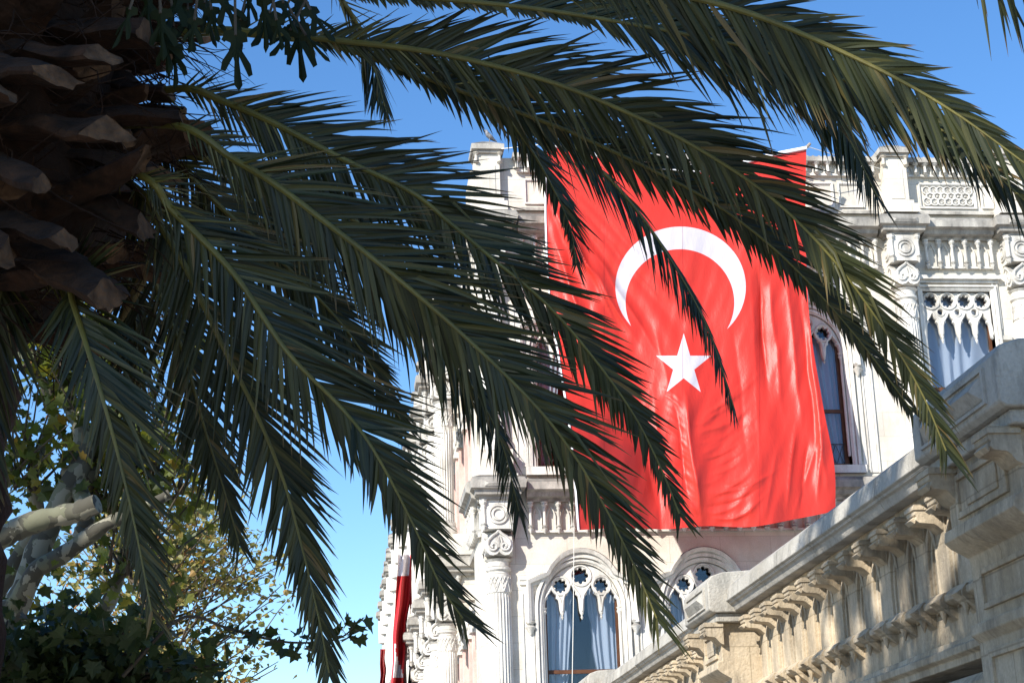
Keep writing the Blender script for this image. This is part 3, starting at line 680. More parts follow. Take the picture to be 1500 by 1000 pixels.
# piers at these places along the wall; cornice runs between them
PIERS = [(9.15, 10.50), (17.05, 18.15), (25.6, 26.7)]
runs = [(10.50, 17.05), (18.15, 25.6), (26.7, GY1)]
cop = [(GX + 0.6, 4.44), (4.10, 4.40), (4.02, 4.335), (4.00, 4.20), (4.03, 4.185), (4.03, 4.172), (4.06, 4.16), (4.09, 4.10), (GX + 0.6, 4.098)]
for (a, c_) in runs:                                        # coping cut into stones of uneven length
    y = a; cb = MB()
    while y < c_ - 0.05:
        e = min(c_, y + random.uniform(1.3, 2.1))
        if c_ - e < 0.5: e = c_
        dz = random.uniform(-0.004, 0.004); cb.prism([(x, z + dz) for x, z in cop], 'y', y + 0.003, e - 0.003); y = e
    G(cb, 'coping', NEARTOP, 30, 0.010)
for (a, c_) in runs:
    fb = MB()
    fb.prism([(GX + 0.02, 4.098), (4.20, 4.098), (4.20, 4.03), (4.24, 4.02), (GX + 0.02, 4.0)], 'y', a, c_)
    fb.prism([(GX + 0.02, 3.06), (4.30, 3.06), (4.29, 3.02), (4.24, 3.0), (4.24, 2.95), (4.28, 2.93), (4.28, 2.88), (GX + 0.02, 2.88)], 'y', a, c_)
    fb.prism([(GX + 0.02, 2.80), (4.31, 2.80), (4.25, 2.74), (4.25, 2.70), (GX + 0.02, 2.70)], 'y', a, c_)
    fb.prism([(GX + 0.02, 3.44), (4.33, 3.43), (4.27, 3.375), (4.27, 3.335), (4.31, 3.31), (GX + 0.02, 3.30)], 'y', a, c_)
    G(fb, 'moulding', NEAR, 30, 0.006)
# one bracket: a stepped block with a scrolled underside; one strip below it ending in a pointed corbel
def bracket_mesh():
    b = MB(); w2 = 0.095
    prof = [(0.02, 0.0), (-0.29, 0.0), (-0.29, -0.085), (-0.272, -0.10), (-0.285, -0.13), (-0.25, -0.155), (-0.13, -0.165), (-0.10, -0.18), (-0.045, -0.23), (0.02, -0.25)]
    b.prism([(x, z) for x, z in prof], 'y', -w2, w2)
    b.prism([(0.02, -0.018), (-0.305, -0.018), (-0.305, -0.05), (0.02, -0.05)], 'y', -w2 - 0.012, w2 + 0.012)
    b.prism([(-0.286, -0.10), (-0.325, -0.13), (-0.286, -0.16), (-0.27, -0.13)], 'y', -w2 * 0.75, w2 * 0.75)
    return b
def strip_mesh():
    b = MB(); w2 = 0.098
    b.box(-0.04, 0.02, -w2, w2, -0.62, -0.02)
    b.prism([(0.02, -0.60), (-0.085, -0.60), (-0.12, -0.645), (-0.12, -0.685), (-0.085, -0.72), (0.0, -0.79), (0.02, -0.79)], 'y', -w2 * 0.8, w2 * 0.8)
    b.prism([(-0.118, -0.64), (-0.155, -0.665), (-0.118, -0.69)], 'y', -w2 * 0.6, w2 * 0.6)
    b.lathe([(0.004, -0.81), (0.024, -0.76), (0.034, -0.72)], (-0.07, 0, 0), 8)
    return b
def niche_mesh(s):
    b = MB(); h = s / 2 - 0.105
    arc = [(-h, -0.64), (-h, -0.36), (-h * 0.92, -0.26), (-h * 0.6, -0.16), (0, -0.07), (h * 0.6, -0.16), (h * 0.92, -0.26), (h, -0.36), (h, -0.64)]
    b.tube([(-0.022, y, z) for y, z in arc], 0.026, 6); b.tube([(-0.006, y * 0.70, z - 0.07) for y, z in arc], 0.016, 6)
    return b
bm_b = bracket_mesh().mesh('bracket', NEAR, 30); bm_s = strip_mesh().mesh('frieze_strip', NEAR, 30); bm_n = niche_mesh(0.43).mesh('niche_arch', NEAR, 40)
def put(me, name, loc, bev=0.004):
    o = bpy.data.objects.new(name, me); COL.objects.link(o); o.location = loc; keep(o, gal)
    if name == 'bracket': o.scale = (0.84, 0.92, 0.86)
    if bev:
        q = o.modifiers.new('bevel', 'BEVEL'); q.width = bev; q.segments = 2; q.limit_method = 'ANGLE'; q.angle_limit = radians(40)
for (a, c_) in runs[:2]:
    n = round((c_ - a) / 0.43); s = (c_ - a) / n
    for i in range(n):
        y = a + (i + 0.5) * s
        put(bm_b, 'bracket', (GX, y + random.uniform(-.006, .006), 4.03)); put(bm_s, 'frieze_strip', (GX, y, 4.0))
        if i < n - 1: put(bm_n, 'niche_arch', (GX, y + s / 2, 4.0), 0)
# piers: a body with a sunk square panel, a capping block carrying a diamond boss, big corner brackets
def gal_pier(y0, y1, big):
    m = (y0 + y1) / 2; L = y1 - y0; f = 3.96; g = 4.06
    b = MB(); b.prism([(GX + 0.02, 0), (GX + 0.02, 4.0), (f, 4.0), (f, 3.62), (f - 0.05, 3.61), (f - 0.06, 3.54), (f - 0.02, 3.50), (g - 0.01, 3.44), (g, 3.40), (g, 3.02), (g - 0.05, 3.01), (g - 0.05, 2.95), (g, 2.90), (g, 0)], 'y', y0 + 0.09, y1 - 0.09)
    q = L * 0.5 - 0.26
    def frame(ya, yb, za, zb, x, w):
        for (aa, bb, cc, dd) in ((ya, ya + w, za, zb), (yb - w, yb, za, zb), (ya + w, yb - w, za, za + w), (ya + w, yb - w, zb - w, zb)): b.box(x - 0.022, x + 0.02, aa, bb, cc, dd)
    frame(m - q, m + q, 3.66, 3.94, f, 0.04)
    b.box(f - 0.012, f + 0.02, m - q * 0.62, m + q * 0.62, 3.72, 3.88)
    frame(m - q, m + q, 2.2, 2.84, g, 0.05); frame(m - q, m + q, 3.09, 3.34, g, 0.035)
    o = G(b, 'pier', NEAR, 30, 0.006)
    c = MB(); x0 = 3.82
    c.box(x0 + 0.08, GX + 0.6, y0 - 0.02, y1 + 0.02, 4.0, 4.09)
    c.prism([(GX + 0.6, 4.09), (x0 + 0.04, 4.09), (x0, 4.12), (x0, 4.40), (x0 + 0.04, 4.46), (x0 + 0.16, 4.50), (GX + 0.6, 4.56)], 'y', y0 - 0.07, y1 + 0.07)
    G(c, 'pier_cap', NEARTOP, 30, 0.012)
    d = MB(); ya, yb = y0 + 0.10, y1 - 0.10; za, zb = 4.15, 4.37; k = 0.07
    for (aa, bb, cc, dd) in ((ya, yb, za, za + 0.02), (ya, yb, zb - 0.02, zb), (ya, ya + 0.03, za + 0.02, zb - 0.02), (yb - 0.03, yb, za + 0.02, zb - 0.02)): d.box(x0 - 0.018, x0 + 0.02, aa, bb, cc, dd)
    ya += 0.05; yb -= 0.05; za += 0.035; zb -= 0.035; zm = (za + zb) / 2
    d.add([(x0 - 0.003, ya, za), (x0 - 0.003, yb, za), (x0 - 0.003, yb, zb), (x0 - 0.003, ya, zb), (x0 - 0.06, ya + 0.09, zm), (x0 - 0.06, yb - 0.09, zm)], [(0, 1, 5, 4), (1, 2, 5), (2, 3, 4, 5), (3, 0, 4)])
    G(d, 'diamond_boss', NEARTOP, 0, 0)
    for yy in ((y0 + 0.16, y1 - 0.16) if big else (y0 + 0.14, y1 - 0.14)):
        o2 = bpy.data.objects.new('bracket', bm_b); COL.objects.link(o2); o2.location = (f, yy, 4.0); o2.scale = (0.62, 1.25, 0.9); keep(o2, gal)
for i, (a, c_) in enumerate(PIERS): gal_pier(a, c_, i == 0)

# ------------------------------------------------------------------ the flag
def catmull(pts, n):
    pts = [Vector(p) for p in pts]; P_ = [pts[0] * 2 - pts[1]] + pts + [pts[-1] * 2 - pts[-2]]
    out = []; m = len(pts) - 1
    for i in range(n):
        t = i / (n - 1) * m; k = min(int(t), m - 1); f = t - k; a, b, c, d = P_[k:k + 4]
        out.append(0.5 * ((2 * b) + (c - a) * f + (2 * a - 5 * b + 4 * c - d) * f * f + (3 * b - a - 3 * c + d) * f ** 3))
    return out
def smooth(a, b, x):
    t = max(0, min(1, (x - a) / (b - a))); return t * t * (3 - 2 * t)
def mat_flag(name='flag_cloth', emblem=True):
    m = bpy.data.materials.new(name); m.use_nodes = True
    n = m.node_tree.nodes; l = m.node_tree.links; p = n['Principled BSDF']
    p.inputs['Roughness'].default_value = 0.43; p.inputs['Specular IOR Level'].default_value = 0.42
    wv = n.new('ShaderNodeTexNoise'); wv.inputs['Scale'].default_value = 9; wv.inputs['Detail'].default_value = 7; wv.inputs['Roughness'].default_value = 0.65
    bp = n.new('ShaderNodeBump'); bp.inputs['Strength'].default_value = 0.25; bp.inputs['Distance'].default_value = 0.05
    mpp = n.new('ShaderNodeMapping'); mpp.inputs['Scale'].default_value = (1.0, 1.0, 0.35); tcc = n.new('ShaderNodeTexCoord')
    l.new(tcc.outputs['Object'], mpp.inputs['Vector']); l.new(mpp.outputs[0], wv.inputs['Vector']); l.new(wv.outputs['Fac'], bp.inputs['Height']); l.new(bp.outputs[0], p.inputs['Normal'])
    def M(op, a, b=None):
        x = n.new('ShaderNodeMath'); x.operation = op
        for i, v in enumerate((a, b)):
            if v is None: continue
            if hasattr(v, 'is_linked'): l.new(v, x.inputs[i])
            else: x.inputs[i].default_value = v
        return x.outputs[0]
    uv = n.new('ShaderNodeUVMap'); uv.uv_map = 'cloth'
    s = n.new('ShaderNodeSeparateXYZ'); l.new(uv.outputs[0], s.inputs[0]); U, V = s.outputs[0], s.outputs[1]
    def ell(cx, cy, rx, ry):
        a = M('DIVIDE', M('SUBTRACT', U, cx), rx); b = M('DIVIDE', M('SUBTRACT', V, cy), ry)
        return M('ADD', M('MULTIPLY', a, a), M('MULTIPLY', b, b))
    cres = M('MULTIPLY', M('LESS_THAN', ell(0.997, 0.420, 0.0955, 0.088), 1.0), M('GREATER_THAN', ell(0.996, 0.443, 0.0796, 0.078), 1.0))
    a = M('DIVIDE', M('SUBTRACT', U, 1.0015), 0.0425); b = M('DIVIDE', M('SUBTRACT', 0.5355, V), 0.0475)
    r = M('SQRT', M('ADD', M('MULTIPLY', a, a), M('MULTIPLY', b, b)))
    th = M('ARCTAN2', a, b); k = 2 * pi / 5
    ph = M('SUBTRACT', M('FLOORED_MODULO', M('ADD', th, k / 2 + 4 * k), k), k / 2)
    # distance test against the edge from the tip (1,0) to the inner corner
    ri = cos(2 * pi / 5) / cos(pi / 5); ex, ey = ri * cos(pi / 5) - 1, ri * sin(pi / 5)
    px_ = M('MULTIPLY', r, M('COSINE', ph)); py_ = M('ABSOLUTE', M('MULTIPLY', r, M('SINE', ph)))
    cr = M('SUBTRACT', M('MULTIPLY', M('SUBTRACT', px_, 1.0), ey), M('MULTIPLY', py_, ex))
    star = M('LESS_THAN', cr, 0.0)
    star = M('MULTIPLY', star, M('LESS_THAN', r, 1.05))
    msk = M('MAXIMUM', cres, star)
    # seams where the lengths of cloth are sewn together
    seam = None
    for sx in (0.885, 1.000, 1.113):
        q = M('LESS_THAN', M('ABSOLUTE', M('SUBTRACT', U, sx)), 0.0007); seam = q if seam is None else M('MAXIMUM', seam, q)
    mx = n.new('ShaderNodeMix'); mx.data_type = 'RGBA'; l.new(msk, mx.inputs['Factor'])
    mx.inputs[6].default_value = (0.70, 0.042, 0.027, 1); mx.inputs[7].default_value = (0.66, 0.62, 0.66, 1)
    m2 = n.new('ShaderNodeMix'); m2.data_type = 'RGBA'; l.new(M('MULTIPLY', seam, 0.35), m2.inputs['Factor']); l.new(mx.outputs[2], m2.inputs[6]); m2.inputs[7].default_value = (0.25, 0.01, 0.01, 1)
    l.new(m2.outputs[2], p.inputs['Base Color'])
    td = n.new('ShaderNodeBsdfTranslucent'); l.new(m2.outputs[2], td.inputs[0])
    ms = n.new('ShaderNodeMixShader'); ms.inputs[0].default_value = 0.2
    l.new(p.outputs[0], ms.inputs[1]); l.new(td.outputs[0], ms.inputs[2]); l.new(ms.outputs[0], n['Material Output'].inputs[0])
    return m
FLAG = mat_flag()
NU, NV = 190, 260
_r = random.Random(11)
FOLDS = []                                                   # creases of the cloth: from, to, width, height, bow
def fold_(x0, y0, x1, y1, wd, am, bow=0):
    L_ = sqrt((x1 - x0) ** 2 + (y1 - y0) ** 2); FOLDS.append((x0, y0, (x1 - x0) / L_, (y1 - y0) / L_, L_, wd, am * 0.78, bow))
for q in ((808, 300, 935, 505, 9, .26), (828, 318, 905, 480, 6, .15), (850, 335, 965, 520, 5, .10), (806, 330, 880, 560, 6, .12), (842, 300, 985, 460, 5, .06), (880, 310, 960, 400, 4, .04), (812, 360, 900, 600, 5, .09),
          (1108, 385, 1128, 590, 9, -.26), (1124, 400, 1150, 620, 7, .10), (1150, 380, 1175, 640, 8, .14), (1168, 400, 1200, 700, 7, -.12), (1182, 470, 1212, 720, 5, .14), (1098, 360, 1118, 760, 3, .03), (1075, 470, 1095, 700, 9, -.08),
          (1000, 560, 1032, 775, 12, .26), (985, 570, 1012, 760, 8, -.14), (955, 560, 985, 770, 9, .10), (930, 560, 965, 760, 7, -.08), (960, 470, 985, 590, 7, .07),
          (1165, 620, 1152, 755, 5, .10), (1185, 640, 1172, 745, 4, -.10), (1206, 630, 1196, 740, 4, .10), (1140, 650, 1120, 765, 4, .05), (1215, 600, 1160, 760, 4, .06)):
    fold_(*q)
for k in range(30):                                          # swags strung from the middle up to the right
    y0 = 600 + k * 5.6 + _r.uniform(-6, 6); x0 = 1008 + (y0 - 600) * 0.13 + _r.uniform(-6, 30); L0 = _r.uniform(50, 125); an = _r.uniform(0.45, 0.85) - 0.2 * (y0 - 600) / 170
    fold_(x0, y0 + 8, x0 + L0 * cos(an), y0 + 8 - L0 * sin(an), _r.uniform(1.6, 4.0), _r.uniform(0.015, 0.055) * _r.choice((1, 1, 1, -0.7)), _r.uniform(4, 14))
for k in range(16):                                          # short puckers left of the seam
    y0 = 585 + k * 11 + _r.uniform(-4, 4); fold_(1000 + (y0 - 590) * 0.14, y0 + 4, 965 + (y0 - 590) * 0.14 + _r.uniform(-12, 12), y0 - 14 - _r.uniform(0, 14), _r.uniform(1.6, 3), _r.uniform(0.015, 0.045), 3)
Lc = catmull([(800, 213, 0), (800, 330, 0), (806, 440, 0), (820, 530, 0), (838, 650, 0), (848, 776, 0)], NV + 1)
Rc = catmull([(1181, 219, 0), (1180, 340, 0), (1186, 470, 0), (1205, 590, 0), (1222, 680, 0), (1224, 748, 0)], NV + 1)
Tc = catmull([(0, 0, 0), (0.12, 13, 0), (0.35, 31, 0), (0.5, 36, 0), (0.65, 33, 0), (0.86, 14, 0), (1, 0, 0)], NU + 1)     # sag of the top edge
Bc = catmull([(0, 0, 0), (0.10, 1, 0), (0.29, 8, 0), (0.5, 8, 0), (0.75, 14, 0), (0.9, 8, 0), (1, 0, 0)], NU + 1)
vs = []; uvs = []
for j in range(NV + 1):
    v = j / NV
    fold = 0.29 * smooth(0.42, 0.80, v) + 0.03                # where the cloth turns at the left
    for i in range(NU + 1):
        u = i / NU
        x = Lc[j].x + (Rc[j].x - Lc[j].x) * u; y = Lc[j].y + (Rc[j].y - Lc[j].y) * u
        y += Tc[i].y * (1 - v) ** 2.2 + Bc[i].y * v ** 3
        cu, cv = x / 1000, y / 1000
        Y = 38.92 - 0.55 * smooth(0.25, 1.0, v) - 0.35 * sin(pi * u) * smooth(0.35, 0.9, v)
        # left strip leans towards the camera, out of the sun
        if u < fold: Y -= (fold - u) * 5.5 * smooth(0.35, 0.75, v)
        # tension folds fanning from the top left corner
        a = atan2(y - 205, x - 770); rr = sqrt((x - 770) ** 2 + (y - 205) ** 2)
        n1 = noise.noise((x * 0.035 + y * 0.006, y * 0.011, 1.0)); n2 = noise.noise((x * 0.011, y * 0.006, 4.0)); n3 = noise.noise((x * 0.07 + y * 0.02, y * 0.016, 9.0)); n4 = noise.noise((x * 0.02, y * 0.02, 6.0))
        Y += 0.030 * sin(a * 58 + 2 * n2) * exp(-((a - 1.05) / 0.30) ** 2) * smooth(60, 200, rr) * (1 - smooth(300, 450, rr))
        Y += 0.05 * sin(u * 21 + 1.5 + 0.9 * v + 1.2 * n4) * smooth(0.2, 0.5, v)
        for (ax_, ay_, ux, uy, LL, wd, am, bow) in FOLDS:
            t_ = ((x - ax_) * ux + (y - ay_) * uy) / LL
            if -0.05 < t_ < 1.05:
                dd = (x - ax_) * uy - (y - ay_) * ux + bow * 4 * t_ * (1 - t_) + 0.5 * wd * n1
                if abs(dd) < wd * 6: Y -= am * exp(-abs(dd) / wd) * smooth(-0.05, 0.3, t_) * (1 - smooth(0.65, 1.05, t_))
        # fine creases
        Y += 0.022 * n1 * smooth(0.1, 0.6, v) + 0.16 * n2 + 0.022 * n3 * smooth(0.05, 0.35, v)
        q = onY(x, y, Y); vs.append(q); uvs.append((cu, cv))
fl = empty('flag', onY(990, 215, 38.9), 'huge red flag with white crescent and star hanging down the palace front', 'flag', None)
b = MB(); b.add(vs, [(j * (NU + 1) + i, j * (NU + 1) + i + 1, (j + 1) * (NU + 1) + i + 1, (j + 1) * (NU + 1) + i) for j in range(NV) for i in range(NU)])
me = b.mesh('cloth', FLAG, 180)
ul = me.uv_layers.new(name='cloth')
for lp in me.loops: ul.data[lp.index].uv = uvs[lp.vertex_index]
o = bpy.data.objects.new('cloth', me); COL.objects.link(o); keep(o, fl)
WHITE = mat('white_hem', (0.8, 0.79, 0.8), 0.7)
b = MB()
top = [Vector(vs[i]) + Vector((0, -0.02, 0.03)) for i in range(NU + 1)]
b.tube(top, 0.05, 6); b.tube([Vector(vs[j * (NU + 1)]) + Vector((-0.01, -0.01, 0)) for j in range(0, NV + 1, 2)], 0.026, 5)
keep(b.build('hem', WHITE), fl)
b = MB(); q = Vector(vs[NV * (NU + 1)])
b.tube([onY(841, 770, 38.6), onY(840, 880, 38.7), onY(838, 1010, 38.7), onY(836, 1150, 38.7)], 0.009, 5)
b.tube([top[-1], top[-1] + Vector((0.12, 0.2, 0.12)), (14.25, FY - 0.3, 18.9)], 0.010, 5)
b.tube([top[0], (4.3, FY - 0.35, 19.3)], 0.012, 5)
keep(b.build('rope', ROPE), fl)
b = MB(); p0 = top[-1]; b.tube([p0 + Vector((-0.06, 0, -0.05)), p0 + Vector((0.12, 0.05, 0.14))], 0.04, 8); p0 = top[0]; b.tube([p0 + Vector((0.06, 0, -0.05)), p0 + Vector((-0.10, 0.05, 0.10))], 0.03, 8)
keep(b.build('rod_end', mat('rod_wood', (0.3, 0.25, 0.2), 0.6)), fl)

# small banners hung along the flank of the palace
def hanging(name, label, cat, px0, px1, py0, py1, Y, m, group=None, slope=0, seed=0, cols=None):
    b = MB(); nx, nz = 18, 40; vs = []
    for j in range(nz + 1):
        t = j / nz
        for i in range(nx + 1):
            u = i / nx; x = px0 + (px1 - px0) * u + slope * t + (2.2 * sin(t * 11 + seed) + 1.3 * sin(t * 23 + 2 * u)) * (0.25 + t) * (0.4 + 0.6 * u)
            vs.append(onY(x, py0 + (py1 - py0) * t, Y + 1.2 * u + 0.5 * sin(u * 11 + t * 4 + seed) * (0.3 + t)))
    fs = [(j * (nx + 1) + i, j * (nx + 1) + i + 1, (j + 1) * (nx + 1) + i + 1, (j + 1) * (nx + 1) + i) for j in range(nz) for i in range(nx)]
    b.add(vs, fs); me = b.mesh(name, m, 180)
    if isinstance(m, (list, tuple)):
        for j in range(nz):
            for i in range(nx): me.polygons[j * nx + i].material_index = cols(i / nx, j / nz)
    o = bpy.data.objects.new(name, me); COL.objects.link(o)
    return tag(o, label, cat, group)
REDC = mat('red_cloth', (0.50, 0.022, 0.026), 0.6); WHC = mat('white_cloth', (0.78, 0.76, 0.8), 0.7); DKC = mat('dark_print', (0.10, 0.075, 0.085), 0.6, 0, 5, 0.6, 2.0)
hanging('hanging_flag', 'red and white flag drooping among the columns of the far flank', 'flag', 583, 604, 812, 1060, 66, [REDC, WHC], None, -14, 0,
        lambda u, t: 1 if (t < 0.12 and u < 0.8) or (0.5 < t < 0.72 and 0.1 < u < 0.45 + 0.3 * sin(t * 20)) else 0)
hanging('banner', 'dark printed banner hanging beside the red and white flag on the flank', 'banner', 602, 615, 835, 1060, 67, [DKC, REDC], None, -5, 2, lambda u, t: 1 if t < 0.28 or u > 0.85 else 0)
hanging('hanging_flag', 'plain red flag at the far end of the palace flank', 'flag', 557, 565, 950, 1060, 88, REDC, None, -2, 4)

# bird on the corner pier
def bird():
    base = Vector((4.03, FY + 0.02, 19.6)); b = MB()
    b.tube([base + Vector(p) for p in ((0.20, 0.03, 0.07), (0.12, 0.02, 0.12), (0.04, 0, 0.18), (-0.03, 0, 0.25), (-0.06, -0.01, 0.31), (-0.08, -0.01, 0.355), (-0.115, -0.015, 0.355), (-0.15, -0.02, 0.345))],
           [0.012, 0.035, 0.065, 0.068, 0.045, 0.038, 0.03, 0.004], 10)
    for sg in (-1, 1): b.tube([base + Vector(p) for p in ((0.01, sg * 0.03, 0.14), (0.0, sg * 0.03, 0.06), (-0.01, sg * 0.03, 0.0), (-0.05, sg * 0.03, 0.0))], [0.012, 0.008, 0.008, 0.005], 6)
    return tag(b.build('bird', FEATHER), 'small grey bird standing on the corner pier left of the flag', 'bird')
bird()

# ------------------------------------------------------------------ the palm
palm = empty('palm_tree', (-1.86, 7.0, 0), 'date palm with dark arching fronds and a thick trunk of cut leaf bases', 'palm tree')
def PL(b, name, m, smooth=38): return keep(b.build(name, m, None, smooth), palm)
AX = Vector((-1.86, 7.0, 0))
tr = MB(); prof = []
def trunk_r(z):
    if z < 3.7: return 0.52 + 0.05 * exp(-z)
    return 0.52 + 0.43 * smooth(3.7, 4.35, z) - 0.30 * smooth(5.3, 6.3, z)
z = 0.0
while z <= 6.4: prof.append((trunk_r(z), z)); z += 0.1
tr.lathe(prof, AX, 40)
for i, q in enumerate(tr.v):
    n_ = noise.noise((q[0] * 5, q[1] * 5, q[2] * 7)); d = Vector((q[0] - AX.x, q[1] - AX.y, 0)).normalized() * 0.07 * n_
    tr.v[i] = (q[0] + d.x, q[1] + d.y, q[2])
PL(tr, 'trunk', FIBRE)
def boot(z, az, L, wid, tilt, seed, ends=None):
    """stub of a cut leaf: keeled cross-section, narrowing, sawn off on a slant"""
    rnd = random.Random(seed); r0 = trunk_r(z) - 0.14
    out = Vector((cos(az), sin(az), 0)); side = Vector((-sin(az), cos(az), 0)); upv = Vector((0, 0, 1))
    d = (out * cos(tilt) + upv * sin(tilt)).normalized(); nrm = side.cross(d) * -1
    p0 = Vector((AX.x, AX.y, z)) + out * r0
    if ends:
        p0, e1 = ends; d = e1 - p0; L = d.length; d.normalize(); side = d.cross(Vector((0.25, -0.45, 0.85))).normalized(); nrm = side.cross(d) * -1
    sec = [(-1.0, 0.10), (-0.55, 0.42), (0.0, 0.50), (0.55, 0.42), (1.0, 0.10), (0.62, -0.28), (0.0, -0.62), (-0.62, -0.28)]
    sec2 = []
    for i in range(len(sec)):
        (ua, va), (ub, vb) = sec[i], sec[(i + 1) % len(sec)]; sec2 += [(ua, va), ((ua + ub) / 2 * 1.04, (va + vb) / 2 * 1.04)]
    sec = [(u * (1 + rnd.uniform(-.10, .10)), v * (1 + rnd.uniform(-.12, .12))) for u, v in sec2]
    b = MB(); rings = 9; vs = []; slant = rnd.uniform(-0.9, 0.9); lean = rnd.uniform(0.3, 1.3)
    for j in range(rings + 1):
        t = j / rings; wq = wid * (1.25 - 0.42 * t); h = wid * (0.80 - 0.16 * t)
        for (u, v) in sec:
            q = p0 + d * (L * t) + side * u * wq + nrm * v * h
            if j == rings: q += d * (v * h * lean - u * wq * slant + rnd.uniform(-.012, .012))
            sd3 = Vector((seed * 1.7, seed * 0.9, 0)); q += Vector((noise.noise(q * 7 + sd3), noise.noise(q * 7 - sd3), noise.noise(q * 7))) * 0.030
            q += nrm * (0.014 * noise.noise(Vector((u * 9, v * 9, t * 2.5 + seed))))
            vs.append(q)
    k = len(sec)
    fs = [(j * k + i, j * k + (i + 1) % k, (j + 1) * k + (i + 1) % k, (j + 1) * k + i) for j in range(rings) for i in range(k)]
    b.add(vs, fs)
    b.add(vs[-k:], [tuple(range(k))], 1)
    return b
nb = 0
for i in range(160):
    zz = 3.80 + i * 0.0132; az = i * 2.39996 + 0.4
    # only the side that faces the square, the far side being hidden
    if cos(az + 1.31) < -0.12: continue
    b = boot(zz, az, random.uniform(0.32, 0.62), random.uniform(0.07, 0.11), random.uniform(-0.05, 0.35) - 0.25 * (zz < 4.2), i)
    o = b.build('leaf_base', [BOOT, CUT], None, 24); keep(o, palm); nb += 1
for i, (x0, y0, x1, y1, Y0, Y1, wd) in enumerate([(30, 40, 215, 52, 6.5, 6.25, .125), (20, 78, 150, 82, 6.2, 5.95, .11), (-60, 95, 80, 110, 6.1, 5.8, .12), (-90, 140, 12, 138, 6.0, 5.75, .11), (60, 165, 262, 172, 6.6, 6.45, .10), (0, 186, 158, 196, 6.2, 5.95, .11),
        (100, 222, 236, 258, 6.6, 6.4, .10), (110, 285, 216, 336, 6.6, 6.4, .11), (60, 372, 158, 432, 6.4, 6.0, .145), (-30, 236, 62, 268, 6.1, 5.8, .11), (0, 322, 92, 352, 6.2, 5.9, .10), (140, 110, 246, 140, 6.9, 6.7, .10), (-60, 330, 8, 372, 6.0, 5.8, .12)]):
    o = boot(4.5, 0, 1, wd, 0, 900 + i, (onY(x0, y0, Y0), onY(x1, y1, Y1))).build('leaf_base', [BOOT, CUT], None, 24); keep(o, palm); nb += 1
fb = MB()
for i in range(1700):
    zz = random.uniform(3.78, 5.9); az = random.uniform(-pi, 0.6); r0 = trunk_r(zz) + random.uniform(-0.02, 0.16)
    p = Vector((AX.x + r0 * cos(az), AX.y + r0 * sin(az), zz)); d = Vector((cos(az), sin(az), random.uniform(-1.0, 0.5))).normalized()
    L = random.uniform(0.10, 0.42); q = Vector((random.uniform(-1, 1), random.uniform(-1, 1), random.uniform(-1.2, 0.3))).normalized()
    fb.tube([p, p + d * L * 0.4 + q * 0.03, p + d * L * 0.7 + q * 0.12 * L / 0.3, p + d * L * 0.8 + q * 0.22 * L / 0.3], [0.004, 0.0035, 0.0025, 0.001], 3, False)

PL(fb, 'fibre', FIBRE, 0)['kind'] = 'stuff'

